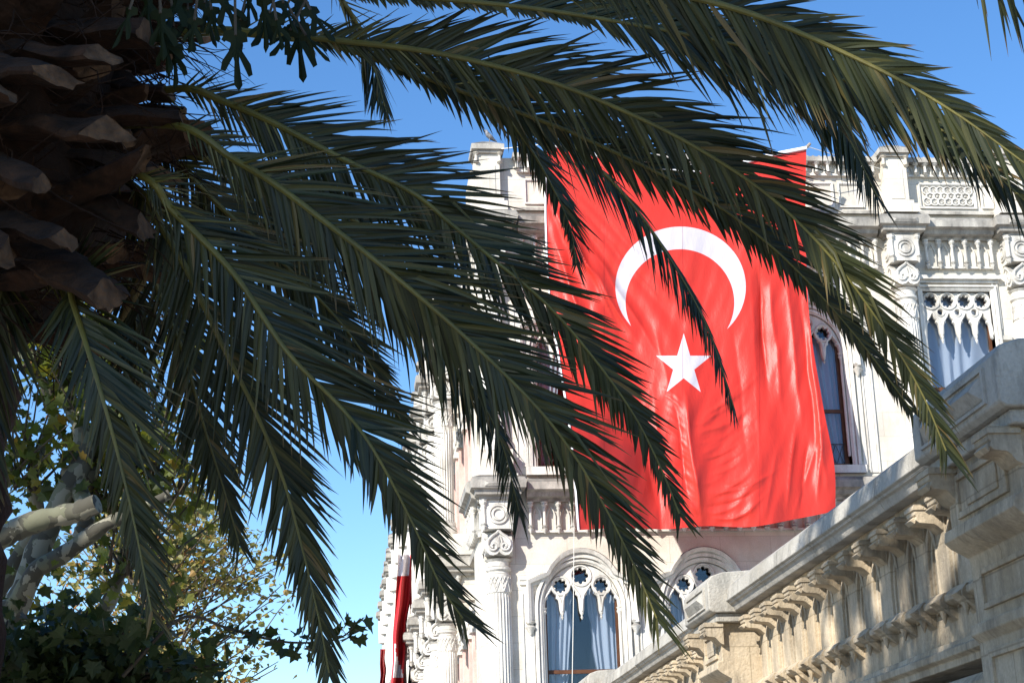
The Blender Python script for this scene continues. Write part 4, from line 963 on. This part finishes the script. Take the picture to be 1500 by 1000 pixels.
def frond_build(P3, base, LA, LB, roll, s0=0.16, spacing=0.0185, vang=24, droop=0.10, wid=0.0225, a0=56, a1=24, ref=None, seed=0, lscale=1.08, stub=0.024, tipL=0.38):
    """P3: rachis in space. leaflets in two ranks, raised into a shallow V; roll turns the blade about the rachis"""
    rnd = random.Random(seed); n = 90
    pts = catmull(P3, n); cum = [0]
    for i in range(1, n): cum.append(cum[-1] + (pts[i] - pts[i - 1]).length)
    LEN = cum[-1]
    b = MB(); b.tube(pts, [max(0.0035, stub * (1 - 0.93 * (c / LEN) ** 0.75)) for c in cum], 8)
    lf = MB(); R_ = []; T_ = []
    count = int(LEN * (1 - s0) / spacing); ki = 0
    for m_ in range(count):
        s = s0 + (1 - s0) * m_ / max(1, count - 1)
        target = s * LEN
        while ki < n - 2 and cum[ki + 1] < target: ki += 1
        f = (target - cum[ki]) / max(1e-6, cum[ki + 1] - cum[ki]); p = pts[ki].lerp(pts[ki + 1], f)
        T = (pts[min(ki + 2, n - 1)] - pts[max(ki - 1, 0)]).normalized()
        V = (p - EYE).normalized() if ref is None else ref
        B0 = T.cross(V); B0.normalize(); N0 = B0.cross(T); N0.normalize()
        if N0.dot(V) < 0: N0 = -N0
        cr, sr = cos(roll), sin(roll); B = B0 * cr + N0 * sr; N = N0 * cr - B0 * sr
        rise = smooth(s0 - 0.02, s0 + 0.16, s); prof = (0.30 + 0.70 * rise) * (1 - (1 - tipL) * smooth(0.55, 1.0, s))
        gap = noise.noise((s * 17 + seed, seed * 0.7, 0)); gap2 = noise.noise((s * 6 + seed, 0, seed * 1.3))
        for sg in (1, -1):
            if rnd.random() < 0.045: continue
            L = (1 + 0.12 * gap2) * (LA if sg > 0 else (LB(s) if callable(LB) else LB)) * prof * lscale * (1.25 if rnd.random() < 0.08 else 1)
            if L < 0.03: L = 0.03 * rnd.uniform(0.80, 1.08)
            al = radians(a0 + (a1 - a0) * s ** 0.9 + rnd.gauss(0, 3.0) + 2.0 * gap); vv = radians(vang + rnd.gauss(0, 7))
            D = T * cos(al) + (B * sg * cos(vv) + N * sin(vv)) * sin(al); D.normalize()
            dr = droop * rnd.uniform(0.5, 1.6); rv = rnd.random()
            kink = 0
            if rnd.random() < 0.03 and s < 0.85: kink = rnd.uniform(0.5, 0.9); rv = max(rv, 0.9)
            Wv = (T - D * T.dot(D)).normalized(); q = D.cross(Wv); tw = radians(rnd.gauss(18, 13)) * sg
            Wv = Wv * cos(tw) + q * sin(tw); q = D.cross(Wv)
            w0 = wid * (0.5 + 0.5 * rise) * rnd.uniform(0.8, 1.12) * (1 - 0.35 * smooth(0.75, 1, s))
            brown = rnd.random() < 0.5; bend = rnd.gauss(0, 0.05); ns = 5; o = len(lf.v)
            for j in range(ns + 1):
                t = j / ns; wq = w0 * (0.55 + 0.45 * smooth(0, 0.25, t)) * max(0.03, (1 - t ** 2.3)) / 2
                c = p + D * (L * t) + Vector((0, 0, -1)) * (dr * L * t * t) + Wv * (L * t * t * bend)
                if kink: c += (Vector((0, 0, -1)) * kink - D * 0.5 * kink) * L * max(0, t - 0.3) * 1.3
                for k_, oz in ((-1, 0.0), (0, 0.28), (1, 0.0)):
                    lf.v.append(tuple(c + Wv * (k_ * wq) + q * (oz * wq))); R_.append(rv); T_.append(max(0.0, (t - 0.8) * 5) * (1.0 if brown else 0.15) * 0.9)
            for j in range(ns):
                for k_ in (0, 1):
                    a = o + j * 3 + k_; lf.f.append((a, a + 1, a + 4, a + 3)); lf.mi.append(0)
    # spines along the lower stalk
    for m_ in range(16):
        s = 0.05 + (s0 - 0.03) * m_ / 15; i = min(n - 2, int(s * (n - 1))); T = (pts[i + 1] - pts[i]).normalized(); sd = T.orthogonal().normalized(); a = rnd.uniform(0, 6.28)
        sd = sd * cos(a) + T.cross(sd) * sin(a); L = rnd.uniform(0.06, 0.22) * (0.6 + s / s0)
        b.tube([pts[i], pts[i] + (T * 0.8 + sd * 0.55) * L], [0.006, 0.001], 4)
    lf.a = {'rnd': R_, 'tip': T_}
    fo = PL(b, 'frond', RACHIS)
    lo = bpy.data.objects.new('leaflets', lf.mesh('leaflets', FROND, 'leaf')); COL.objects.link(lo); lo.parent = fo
    return fo
def pix(pts): return [onY(*p) for p in pts]
CROWN = Vector((-1.86, 7.0, 5.0))
FR = [  # rachis as (x, y, distance), leaflet lengths upper and lower, roll
  dict(P3=[(200, -25, 7.0), (400, -22, 6.7), (560, -8, 6.4), (760, 10, 6.1), (950, 40, 5.9), (1120, 76, 5.7), (1270, 132, 5.6), (1400, 205, 5.5), (1540, 330, 5.4)], LA=0.38, LB=lambda s: 0.05 + 0.36 * smooth(0.58, 0.70, s), roll=0.35, droop=0.18),
  dict(P3=[(270, 48, 6.9), (400, 50, 6.7), (480, 58, 6.6), (640, 78, 6.4), (800, 118, 6.2), (930, 170, 6.1), (1030, 222, 6.0), (1130, 290, 5.95), (1220, 380, 5.9), (1300, 490, 5.9), (1350, 575, 5.9), (1386, 660, 5.9)], LA=0.42, LB=0.24, roll=0.1, droop=0.14, s0=0.22),
  dict(P3=[(270, 52, 7.0), (420, 56, 6.9), (520, 76, 6.8), (650, 124, 6.7), (780, 172, 6.6), (857, 203, 6.6), (1010, 277, 6.5), (1102, 338, 6.5), (1179, 408, 6.5), (1260, 500, 6.5), (1335, 600, 6.5)], LA=0.36, LB=lambda s: 0.03 + 0.15 * smooth(0.36, 0.5, s), roll=0.3, droop=0.15, s0=0.24),
  dict(P3=[(560, 60, 8.4), (680, 125, 8.6), (790, 178, 8.8), (880, 250, 8.9), (945, 325, 9.0), (1000, 410, 9.0), (1040, 490, 9.0), (1075, 598, 9.0)], LA=0.30, LB=0.30, roll=1.12, droop=0.1, a0=38, a1=20),
  dict(P3=[(560, 66, 8.6), (640, 96, 8.8), (712, 140, 9.0), (768, 205, 9.2), (808, 272, 9.3), (834, 330, 9.3), (844, 385, 9.3)], LA=0.40, LB=0.17, roll=0.6, droop=0.12, a0=45),
  dict(P3=[(260, 130, 6.6), (330, 150, 6.5), (400, 180, 6.4), (500, 232, 6.3), (600, 280, 6.2), (656, 324, 6.2), (720, 378, 6.1), (800, 445, 6.1), (870, 525, 6.1), (930, 610, 6.1), (970, 690, 6.1), (995, 752, 6.1)], LA=0.40, LB=0.30, roll=0.15, droop=0.06, tipL=0.30),
  dict(P3=[(262, 185, 6.4), (340, 232, 6.3), (400, 268, 6.2), (480, 328, 6.1), (568, 396, 6.0), (680, 492, 6.0), (780, 589, 5.9), (838, 662, 5.9), (886, 742, 5.9), (930, 830, 5.9), (962, 905, 5.9)], LA=0.42, LB=0.30, roll=0.0, droop=0.08),
  dict(P3=[(215, 262, 6.3), (250, 305, 6.3), (340, 398, 6.2), (420, 514, 6.1), (500, 597, 6.1), (545, 655, 6.0), (602, 761, 6.0), (644, 854, 6.0), (678, 905, 6.0)], LA=0.42, LB=0.28, roll=0.0, droop=0.06),
  dict(P3=[(205, 280, 6.6), (235, 330, 6.6), (276, 400, 6.6), (324, 502, 6.6), (372, 598, 6.6), (414, 700, 6.6), (444, 808, 6.6), (468, 910, 6.6), (482, 985, 6.6)], LA=0.38, LB=0.30, roll=0.25, droop=0.05),
  dict(P3=[(190, 300, 7.2), (212, 370, 7.3), (240, 448, 7.4), (270, 520, 7.4), (300, 628, 7.4), (326, 710, 7.4), (350, 795, 7.4)], LA=0.36, LB=0.30, roll=0.35, droop=0.05),
  dict(P3=[(98, 420, 6.3), (108, 448, 6.15), (144, 562, 6.0), (174, 670, 6.0), (198, 772, 6.0), (222, 895, 6.0)], LA=0.36, LB=0.22, roll=-0.15, droop=0.06, s0=0.10),
  dict(P3=[(280, 200, 8.0), (400, 280, 8.2), (520, 370, 8.4), (628, 480, 8.5), (696, 573, 8.5), (735, 650, 8.5), (760, 748, 8.5)], LA=0.36, LB=0.36, roll=0.7, droop=0.2, a0=50),
  dict(P3=[(480, -30, 8.6), (525, 40, 8.8), (548, 100, 8.9), (566, 165, 8.9)], LA=0.28, LB=0.28, roll=1.0, droop=0.1, a0=30),
  dict(P3=[(800, -40, 6.6), (950, 0, 6.6), (1080, 50, 6.6), (1170, 105, 6.6), (1230, 180, 6.6), (1285, 288, 6.6)], LA=0.34, LB=0.34, roll=0.9, droop=0.12, a0=40),
  dict(P3=[(700, -45, 5.6), (900, -25, 5.5), (1080, 14, 5.4), (1250, 84, 5.3), (1390, 160, 5.2), (1540, 268, 5.1)], LA=0.27, LB=0.34, roll=0.35, droop=0.15),
  dict(P3=[(270, 190, 7.8), (320, 235, 8.0), (352, 290, 8.2), (385, 345, 8.3), (420, 410, 8.3)], LA=0.24, LB=0.26, roll=-0.9, droop=0.05),
  dict(P3=[(150, 330, 7.6), (190, 420, 7.7), (200, 520, 7.7), (190, 640, 7.7)], LA=0.34, LB=0.3, roll=0.5, droop=0.05),
  dict(P3=[(0, 420, 6.6), (-20, 520, 6.6), (-30, 640, 6.6), (-34, 780, 6.6)], LA=0.34, LB=0.3, roll=0.2, droop=0.05),
  dict(P3=[(280, 230, 7.4), (400, 265, 7.6), (530, 330, 7.8), (640, 420, 7.9), (740, 520, 8.0), (800, 630, 8.0)], LA=0.26, LB=0.36, roll=0.3, droop=0.15),
  dict(P3=[(240, 230, 7.4), (330, 310, 7.5), (430, 400, 7.6), (520, 500, 7.6), (590, 620, 7.6)], LA=0.34, LB=0.34, roll=0.3, droop=0.1),
  dict(P3=[(1330, -150, 5.0), (1440, -90, 5.0), (1530, -30, 5.0), (1600, 70, 5.0)], LA=0.3, LB=0.3, roll=0.3, droop=0.15),
]
for i, f in enumerate(FR):
    f = dict(f); f['P3'] = pix(f['P3'])
    if FR[i]['P3'][0][0] < 290:                             # carry the stalk back into the trunk
        q0, q1 = f['P3'][0], f['P3'][1]
        f['P3'] = [q0 + (q0 - q1).normalized() * 0.45 + Vector((-0.12, 0.45, 0.0))] + f['P3']; f['s0'] = f.get('s0', 0.16) + 0.07
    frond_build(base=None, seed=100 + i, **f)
# the rest of the crown: fronds that rise above the picture and arch over on every side
def arch_frond(az, el, L, seed, sag=1.0):
    d = Vector((cos(az), sin(az), 0)); p = CROWN + d * 0.35 + Vector((0, 0, 0.7)); pts = []
    for k in range(7):
        t = k / 6; a = el - sag * 1.5 * t * t; pts.append(p.copy()); p = p + (d * cos(a) + Vector((0, 0, 1)) * sin(a)) * (L / 6)
    frond_build(pts, None, 0.42, 0.42, 0.0, ref=Vector((0.02, 0.01, 1)), seed=seed, lscale=1.0, spacing=0.045, wid=0.042, vang=15, droop=0.12)
for i in range(26):
    az = i * 2.39996; el = 0.95 + 0.5 * ((i * 7) % 10) / 10
    arch_frond(az, el, random.uniform(3.4, 4.1), 300 + i, 0.62 if sin(az) < 0.2 else 0.55)

# ------------------------------------------------------------------ broadleaf trees at lower left
LOBED = [(0, 0), (0.16, 0.02), (0.42, -0.10), (0.36, 0.14), (0.62, 0.30), (0.40, 0.42), (0.44, 0.62), (0.20, 0.62), (0, 1.0), (-0.20, 0.62), (-0.44, 0.62), (-0.40, 0.42), (-0.62, 0.30), (-0.36, 0.14), (-0.42, -0.10), (-0.16, 0.02)]
SIMPLE = [(0, 0), (0.40, 0.16), (0.34, 0.56), (0, 1.0), (-0.34, 0.56), (-0.40, 0.16)]
def add_leaf(b, R_, p, size, shape, rv, rnd, hang=0.3):
    ax = Vector((rnd.gauss(0, 1), rnd.gauss(0, 1), rnd.gauss(-hang, 0.7))).normalized()
    nz = Vector((rnd.gauss(0, 0.8), rnd.gauss(0, 0.8), 1)); sd = ax.cross(nz)
    if sd.length < 1e-4: sd = ax.orthogonal()
    sd.normalize(); nn = sd.cross(ax); o = len(b.v); c = rnd.uniform(0.1, 0.4)
    for (u, v) in shape: b.v.append(tuple(p + sd * (u * size) + ax * (v * size) + nn * (size * c * (abs(u) - 0.5 * v * v)))); R_.append(rv)
    b.v.append(tuple(p + ax * (0.42 * size) + nn * (-0.06 * size))); R_.append(rv); k = len(shape)
    for i in range(k): b.f.append((o + i, o + (i + 1) % k, o + k)); b.mi.append(0)
def crown_obj(b, R_, m, parent, name='crown'):
    b.a = {'rnd': R_}; return keep(b.build(name, m, None, 'leaf'), parent)
def wig(pts, n, amp, seed):
    out = catmull(pts, n)
    return [p + Vector((noise.noise(p * 2.3 + Vector((seed, 0, 0))), noise.noise(p * 2.3 + Vector((0, seed, 0))), noise.noise(p * 2.3 + Vector((0, 0, seed))))) * amp for p in out]
def taper(n, a, b_): return [a + (b_ - a) * (i / (n - 1)) ** 0.8 for i in range(n)]
# 1. plane tree with pale mottled limbs
t1 = empty('plane_tree', onY(-120, 1290, 12) * 1, 'pollarded plane tree with thick pale mottled limbs and yellowing leaves', 'tree'); t1.location.z = 0
b = MB(); D_ = 12.0
limbs = [([(-120, 2000, D_), (-100, 1400, D_), (-60, 1060, D_), (10, 900, D_)], 0.26, 0.15), ([(10, 900, D_), (55, 810, D_), (95, 725, D_), (122, 650, D_), (120, 590, 12.2), (138, 520, 12.4)], 0.13, 0.06),
         ([(10, 900, D_), (60, 838, 11.8), (120, 792, 11.7), (190, 752, 11.6), (245, 715, 11.6)], 0.10, 0.045), ([(-40, 815, 11.4), (20, 785, 11.3), (80, 765, 11.2), (152, 742, 11.1)], 0.095, 0.088),
         ([(140, 930, 12.4), (160, 860, 12.4), (182, 800, 12.4), (188, 745, 12.4), (184, 700, 12.4)], 0.075, 0.045), ([(95, 725, 12.2), (125, 700, 12.2), (132, 650, 12.2), (112, 600, 12.2), (100, 560, 12.3)], 0.085, 0.06),
         ([(-10, 860, 12.5), (40, 770, 12.5), (50, 690, 12.5), (70, 600, 12.6), (55, 520, 12.6)], 0.08, 0.04), ([(110, 690, 12.0), (122, 745, 11.9), (118, 780, 11.9)], 0.09, 0.07)]
for k, (pp, r0, r1) in enumerate(limbs):
    n = 30; b.tube(wig(pix(pp), n, 0.09, k), [0.78 * r * (1 + 0.30 * noise.noise((i * 0.55, k * 3.3, 0)) + 0.12 * noise.noise((i * 1.7, k, 5))) for i, r in enumerate(taper(n, r0, r1))], 10)
keep(b.build('trunk', BARK), t1)
b = MB(); rnd = random.Random(3); tips = []
for k in range(110):                                          # straight young shoots from the pollard heads
    s = rnd.choice([(120, 590), (138, 520), (188, 740), (240, 716), (55, 530), (100, 570), (150, 745), (30, 700), (180, 700), (180, 840)])
    x, y = s[0] + rnd.uniform(-25, 25), s[1] + rnd.uniform(-20, 20); e = (x + rnd.gauss(0, 55), y - rnd.uniform(50, 190)); d = rnd.uniform(11.5, 13.2)
    pts = [onY(x, y, 12.2), onY((x + e[0]) / 2 + rnd.uniform(-8, 8), (y + e[1]) / 2, (12.2 + d) / 2), onY(e[0], e[1], d)]; b.tube(catmull(pts, 8), taper(8, 0.013, 0.004), 5); tips.append(pts)
keep(b.build('twig', BARKD), t1)
lf = MB(); R_ = []
for k in range(1800):
    if rnd.random() < 0.72:
        pts = rnd.choice(tips); t = rnd.random(); p = pts[0].lerp(pts[2], t) + Vector((rnd.gauss(0, .13), rnd.gauss(0, .15), rnd.gauss(-.05, .13)))
    else: p = onY(rnd.uniform(-30, 300), rnd.uniform(470, 1000), rnd.uniform(11.6, 13.6))
    add_leaf(lf, R_, p, rnd.uniform(0.05, 0.125), LOBED, min(1, max(0, rnd.gauss(0.33, 0.26))), rnd)
crown_obj(lf, R_, PLANEL, t1)
# 2. sunlit tree further off
t2 = empty('plane_tree', onY(200, 1290, 24), 'sparse sunlit plane tree with small yellow green leaves against the sky', 'tree'); t2.location.z = 0
b = MB(); rnd = random.Random(5); tw = []
tops_ = []
b.tube(pix([(215, 1500, 24), (215, 1200, 24), (225, 1020, 24), (235, 900, 24), (240, 800, 24)]), taper(5, 0.22, 0.08), 8)
for k in range(75):
    x0 = 225 + rnd.gauss(0, 12); y0 = rnd.uniform(840, 1080); a = rnd.uniform(-1.0, 1.15); L = rnd.uniform(120, 300) * (1 if a > 0 else 1.05)
    x1, y1 = x0 + L * sin(a) * 0.9, y0 - L * cos(a) * 0.85
    lim = 660 + max(0, (x1 - 250)) * 0.85
    if y1 < lim: y1 = lim + rnd.uniform(0, 60)
    d = 24 + rnd.gauss(0, 1.6); pts = catmull([onY(x0, y0, 24), onY((x0 * .55 + x1 * .45), y0 * .5 + y1 * .5 + 12 * abs(a), (24 + d) / 2), onY(x1, y1, d)], 9)
    b.tube(pts, taper(9, 0.028, 0.006), 5); tw.append(pts)
    for q in range(3):
        i = rnd.randint(3, 7); e = pts[i] + Vector((rnd.gauss(0, .45), rnd.gauss(0, .4), rnd.uniform(0.1, .7))); s_ = [pts[i], pts[i].lerp(e, .5) + Vector((0, 0, .04)), e]; b.tube(s_, [0.01, 0.007, 0.004], 4); tw.append(catmull(s_, 9))
keep(b.build('trunk', BARKD), t2)
lf = MB(); R_ = []
for k in range(5800):
    pts = rnd.choice(tw); t = rnd.random() ** 0.7; i = min(7, int(t * 8)); p = pts[i].lerp(pts[i + 1], rnd.random()) + Vector((rnd.gauss(0, .12), rnd.gauss(0, .12), rnd.gauss(0, .12)))
    add_leaf(lf, R_, p, rnd.uniform(0.05, 0.12), SIMPLE, min(1, max(0, rnd.gauss(0.5, 0.25))), rnd)
crown_obj(lf, R_, FARL, t2)
# 3. near dark leafy tree along the bottom edge, a sprig reaching right
t3 = empty('leafy_tree', onY(60, 1290, 8), 'dark green leafy tree in shade along the bottom edge, one sprig reaching right', 'tree'); t3.location.z = 0
b = MB(); rnd = random.Random(9); tw = []
b.tube(pix([(70, 1900, 8.2), (70, 1500, 8.2), (60, 1200, 8.2), (40, 1040, 8.2)]), taper(4, 0.14, 0.07), 8)
for k in range(34):
    x0, y0 = rnd.uniform(-20, 120), rnd.uniform(1000, 1120); a = rnd.uniform(-0.9, 1.35); L = rnd.uniform(110, 330)
    x1 = x0 + L * sin(a); y1 = max(y0 - L * cos(a) * 0.8, 885 + 0.22 * max(0, x1 - 100) + rnd.uniform(0, 60))
    pts = catmull([onY(x0, y0, 8.2), onY((x0 + x1) / 2, (y0 + y1) / 2 - 8, 8.1), onY(x1, y1, 8 + rnd.gauss(0, .4))], 9); b.tube(pts, taper(9, 0.016, 0.004), 5); tw.append(pts)
sprig = catmull(pix([(180, 990, 7.8), (265, 905, 7.7), (340, 922, 7.7), (420, 940, 7.7), (495, 935, 7.7), (528, 905, 7.7)]), 24); b.tube(sprig, taper(24, 0.010, 0.003), 5)
keep(b.build('trunk', BARKD), t3)
lf = MB(); R_ = []
for k in range(3000):
    pts = rnd.choice(tw); i = min(7, int(rnd.random() ** 0.8 * 8)); p = pts[i].lerp(pts[i + 1], rnd.random()) + Vector((rnd.gauss(0, .07), rnd.gauss(0, .12), rnd.gauss(-.02, .06)))
    add_leaf(lf, R_, p, rnd.uniform(0.045, 0.095), LOBED, min(1, max(0, rnd.gauss(0.4, 0.25))), rnd, 0.8)
for k in range(46):
    i = rnd.randint(9, 22); p = sprig[i] + Vector((rnd.gauss(0, .02), rnd.gauss(0, .05), rnd.gauss(0, .025))); add_leaf(lf, R_, p, rnd.uniform(0.04, 0.095), LOBED, rnd.random() * 0.5, rnd, 0.3)
crown_obj(lf, R_, DARKL, t3)

# climbing plant with lobed leaves hanging out of the palm crown
vine = empty('climbing_plant', onY(360, 20, 6.4), 'dark climber with deeply lobed leaves hanging below the top of the palm crown', 'plant')
b = MB(); R_ = []; st = MB(); rnd = random.Random(21)
FIG = [(0, 0), (0.10, -0.12), (0.42, -0.10), (0.46, 0.08), (0.18, 0.14), (0.16, 0.24), (0.52, 0.62), (0.58, 0.86), (0.42, 0.90), (0.10, 0.46), (0.085, 0.56), (0.14, 0.92), (0.16, 1.08), (0, 1.20), (-0.14, 1.08), (-0.12, 0.9), (-0.085, 0.56), (-0.12, 0.46), (-0.40, 0.80), (-0.56, 0.78), (-0.50, 0.58), (-0.16, 0.24), (-0.18, 0.14), (-0.44, 0.06), (-0.40, -0.10), (-0.10, -0.12)]
def fig(px, py, Y, size, ang, tiltv):
    p = onY(px, py, Y); ax = Vector((sin(ang), rnd.uniform(-.25, .25), -cos(ang))).normalized(); wv = rnd.uniform(0.5, 0.85); sd = Vector((cos(ang) * cos(tiltv), sin(tiltv), sin(ang))).normalized(); nn = sd.cross(ax); o = len(b.v)
    for (u, v) in FIG: b.v.append(tuple(p + sd * u * size * wv + ax * v * size * (1.25 - 0.25 * abs(u)) + nn * size * (0.25 * abs(u) - 0.12 * v * v + 0.03 * sin(v * 9)))); R_.append(rnd.random())
    b.v.append(tuple(p + ax * 0.3 * size)); R_.append(0.5); k = len(FIG)
    b.v.append(tuple(p + ax * 0.02 * size)); R_.append(0.5)
    for i in range(k):
        if 4 <= i <= 21 and i + 1 <= 21: b.f.append((o + i, o + i + 1, o + k)); b.mi.append(0)
        else: b.f.append((o + i, o + (i + 1) % k, o + k + 1)); b.mi.append(0)
    b.f.append((o + 4, o + k, o + k + 1)); b.f.append((o + 21, o + k + 1, o + k)); b.mi += [0, 0]
    st.tube([p, p - ax * 0.12 + Vector((0, .03, .05)), onY(px + rnd.uniform(-30, 30), -40, Y)], 0.006, 5)
for (x, y, s, a) in ((345, 52, 0.165, 0.05), (436, 40, 0.18, 0.1), (352, 30, 0.13, -0.25), (425, 45, 0.11, -0.5), (448, 52, 0.10, 0.7), (405, 30, 0.11, 0.2), (275, 15, 0.15, 0.1), (310, 15, 0.12, 0.2), (240, 50, 0.14, 0.2), (385, 0, 0.15, 0.1), (440, 0, 0.14, -0.2), (395, 20, 0.14, -0.3), (300, 5, 0.14, 0.2), (262, -5, 0.15, -0.2), (325, -5, 0.13, 0.4), (455, 15, 0.13, 0.5), (235, 20, 0.14, 0.1), (215, -10, 0.16, 0.1), (285, 30, 0.10, -0.1), (365, -8, 0.13, 0.0), (415, 5, 0.12, 0.3), (255, 70, 0.13, 0.1), (190, 15, 0.12, -0.3)):
    fig(x, y, rnd.uniform(6.0, 6.4), s, a, rnd.uniform(-.5, .5))
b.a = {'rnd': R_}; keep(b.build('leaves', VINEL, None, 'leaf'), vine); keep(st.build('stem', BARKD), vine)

# unseen tree added on the sun side to shade palm, limbs and gallery wall
t4 = empty('added_shade_tree', (-7.4, -0.8, 0), 'unseen tree added behind and left of the viewpoint to shade the palm and gallery wall', 'tree')
b = MB(); b.tube([(-7.4, -0.8, 0), (-7.3, -0.7, 4), (-7.5, -0.6, 8), (-7.2, -0.4, 11.5)], [0.42, 0.33, 0.24, 0.12], 12)
for k in range(9):
    a = k * 2.4; b.tube([(-7.4, -0.7, 6.5 + k * 0.4), (-7.4 + 1.2 * cos(a), -0.7 + 1.2 * sin(a), 8.0 + k * 0.4), (-7.4 + 2.6 * cos(a), -0.7 + 2.4 * sin(a), 8.8 + k * 0.45)], [0.12, 0.08, 0.03], 8)
keep(b.build('trunk', BARK), t4)
lf = MB(); R_ = []; rnd = random.Random(33)
def shade(cx, cy, cz, rx, ry, rz, t0, t1, n, size):  # added leaf clusters, shifted sunward from the spot they are to shade
    k = 0
    while k < n:
        q = Vector((rnd.uniform(-1, 1), rnd.uniform(-1, 1), rnd.uniform(-1, 1)))
        if q.length > 1: continue
        p = Vector((cx + q.x * rx, cy + q.y * ry, cz + q.z * rz)) + TOSUN * rnd.uniform(t0, t1)
        add_leaf(lf, R_, p, rnd.uniform(0.7, 1.2) * size, LOBED, rnd.random(), rnd, 0.3); k += 1
shade(-1.3, 6.8, 4.3, 2.6, 2.4, 2.3, 10.0, 14.0, 2600, 0.34)
shade(-2.4, 6.6, 4.6, 1.6, 1.6, 1.6, 10.0, 14.0, 900, 0.34)
shade(4.0, 9.2, 3.4, 0.5, 1.9, 1.9, 14.0, 17.0, 1500, 0.34)
shade(4.2, 12.0, 2.7, 0.4, 2.0, 0.5, 14.0, 17.0, 120, 0.32)
shade(-2.9, 12.0, 4.1, 1.2, 0.9, 1.3, 8.5, 11.0, 1300, 0.34)
for k in range(9): shade(4.1, rnd.uniform(11, 17), rnd.uniform(2.6, 4.2), 0.5, 0.55, 0.5, 14.0, 18.0, 17, 0.30)
crown_obj(lf, R_, DARKL, t4)
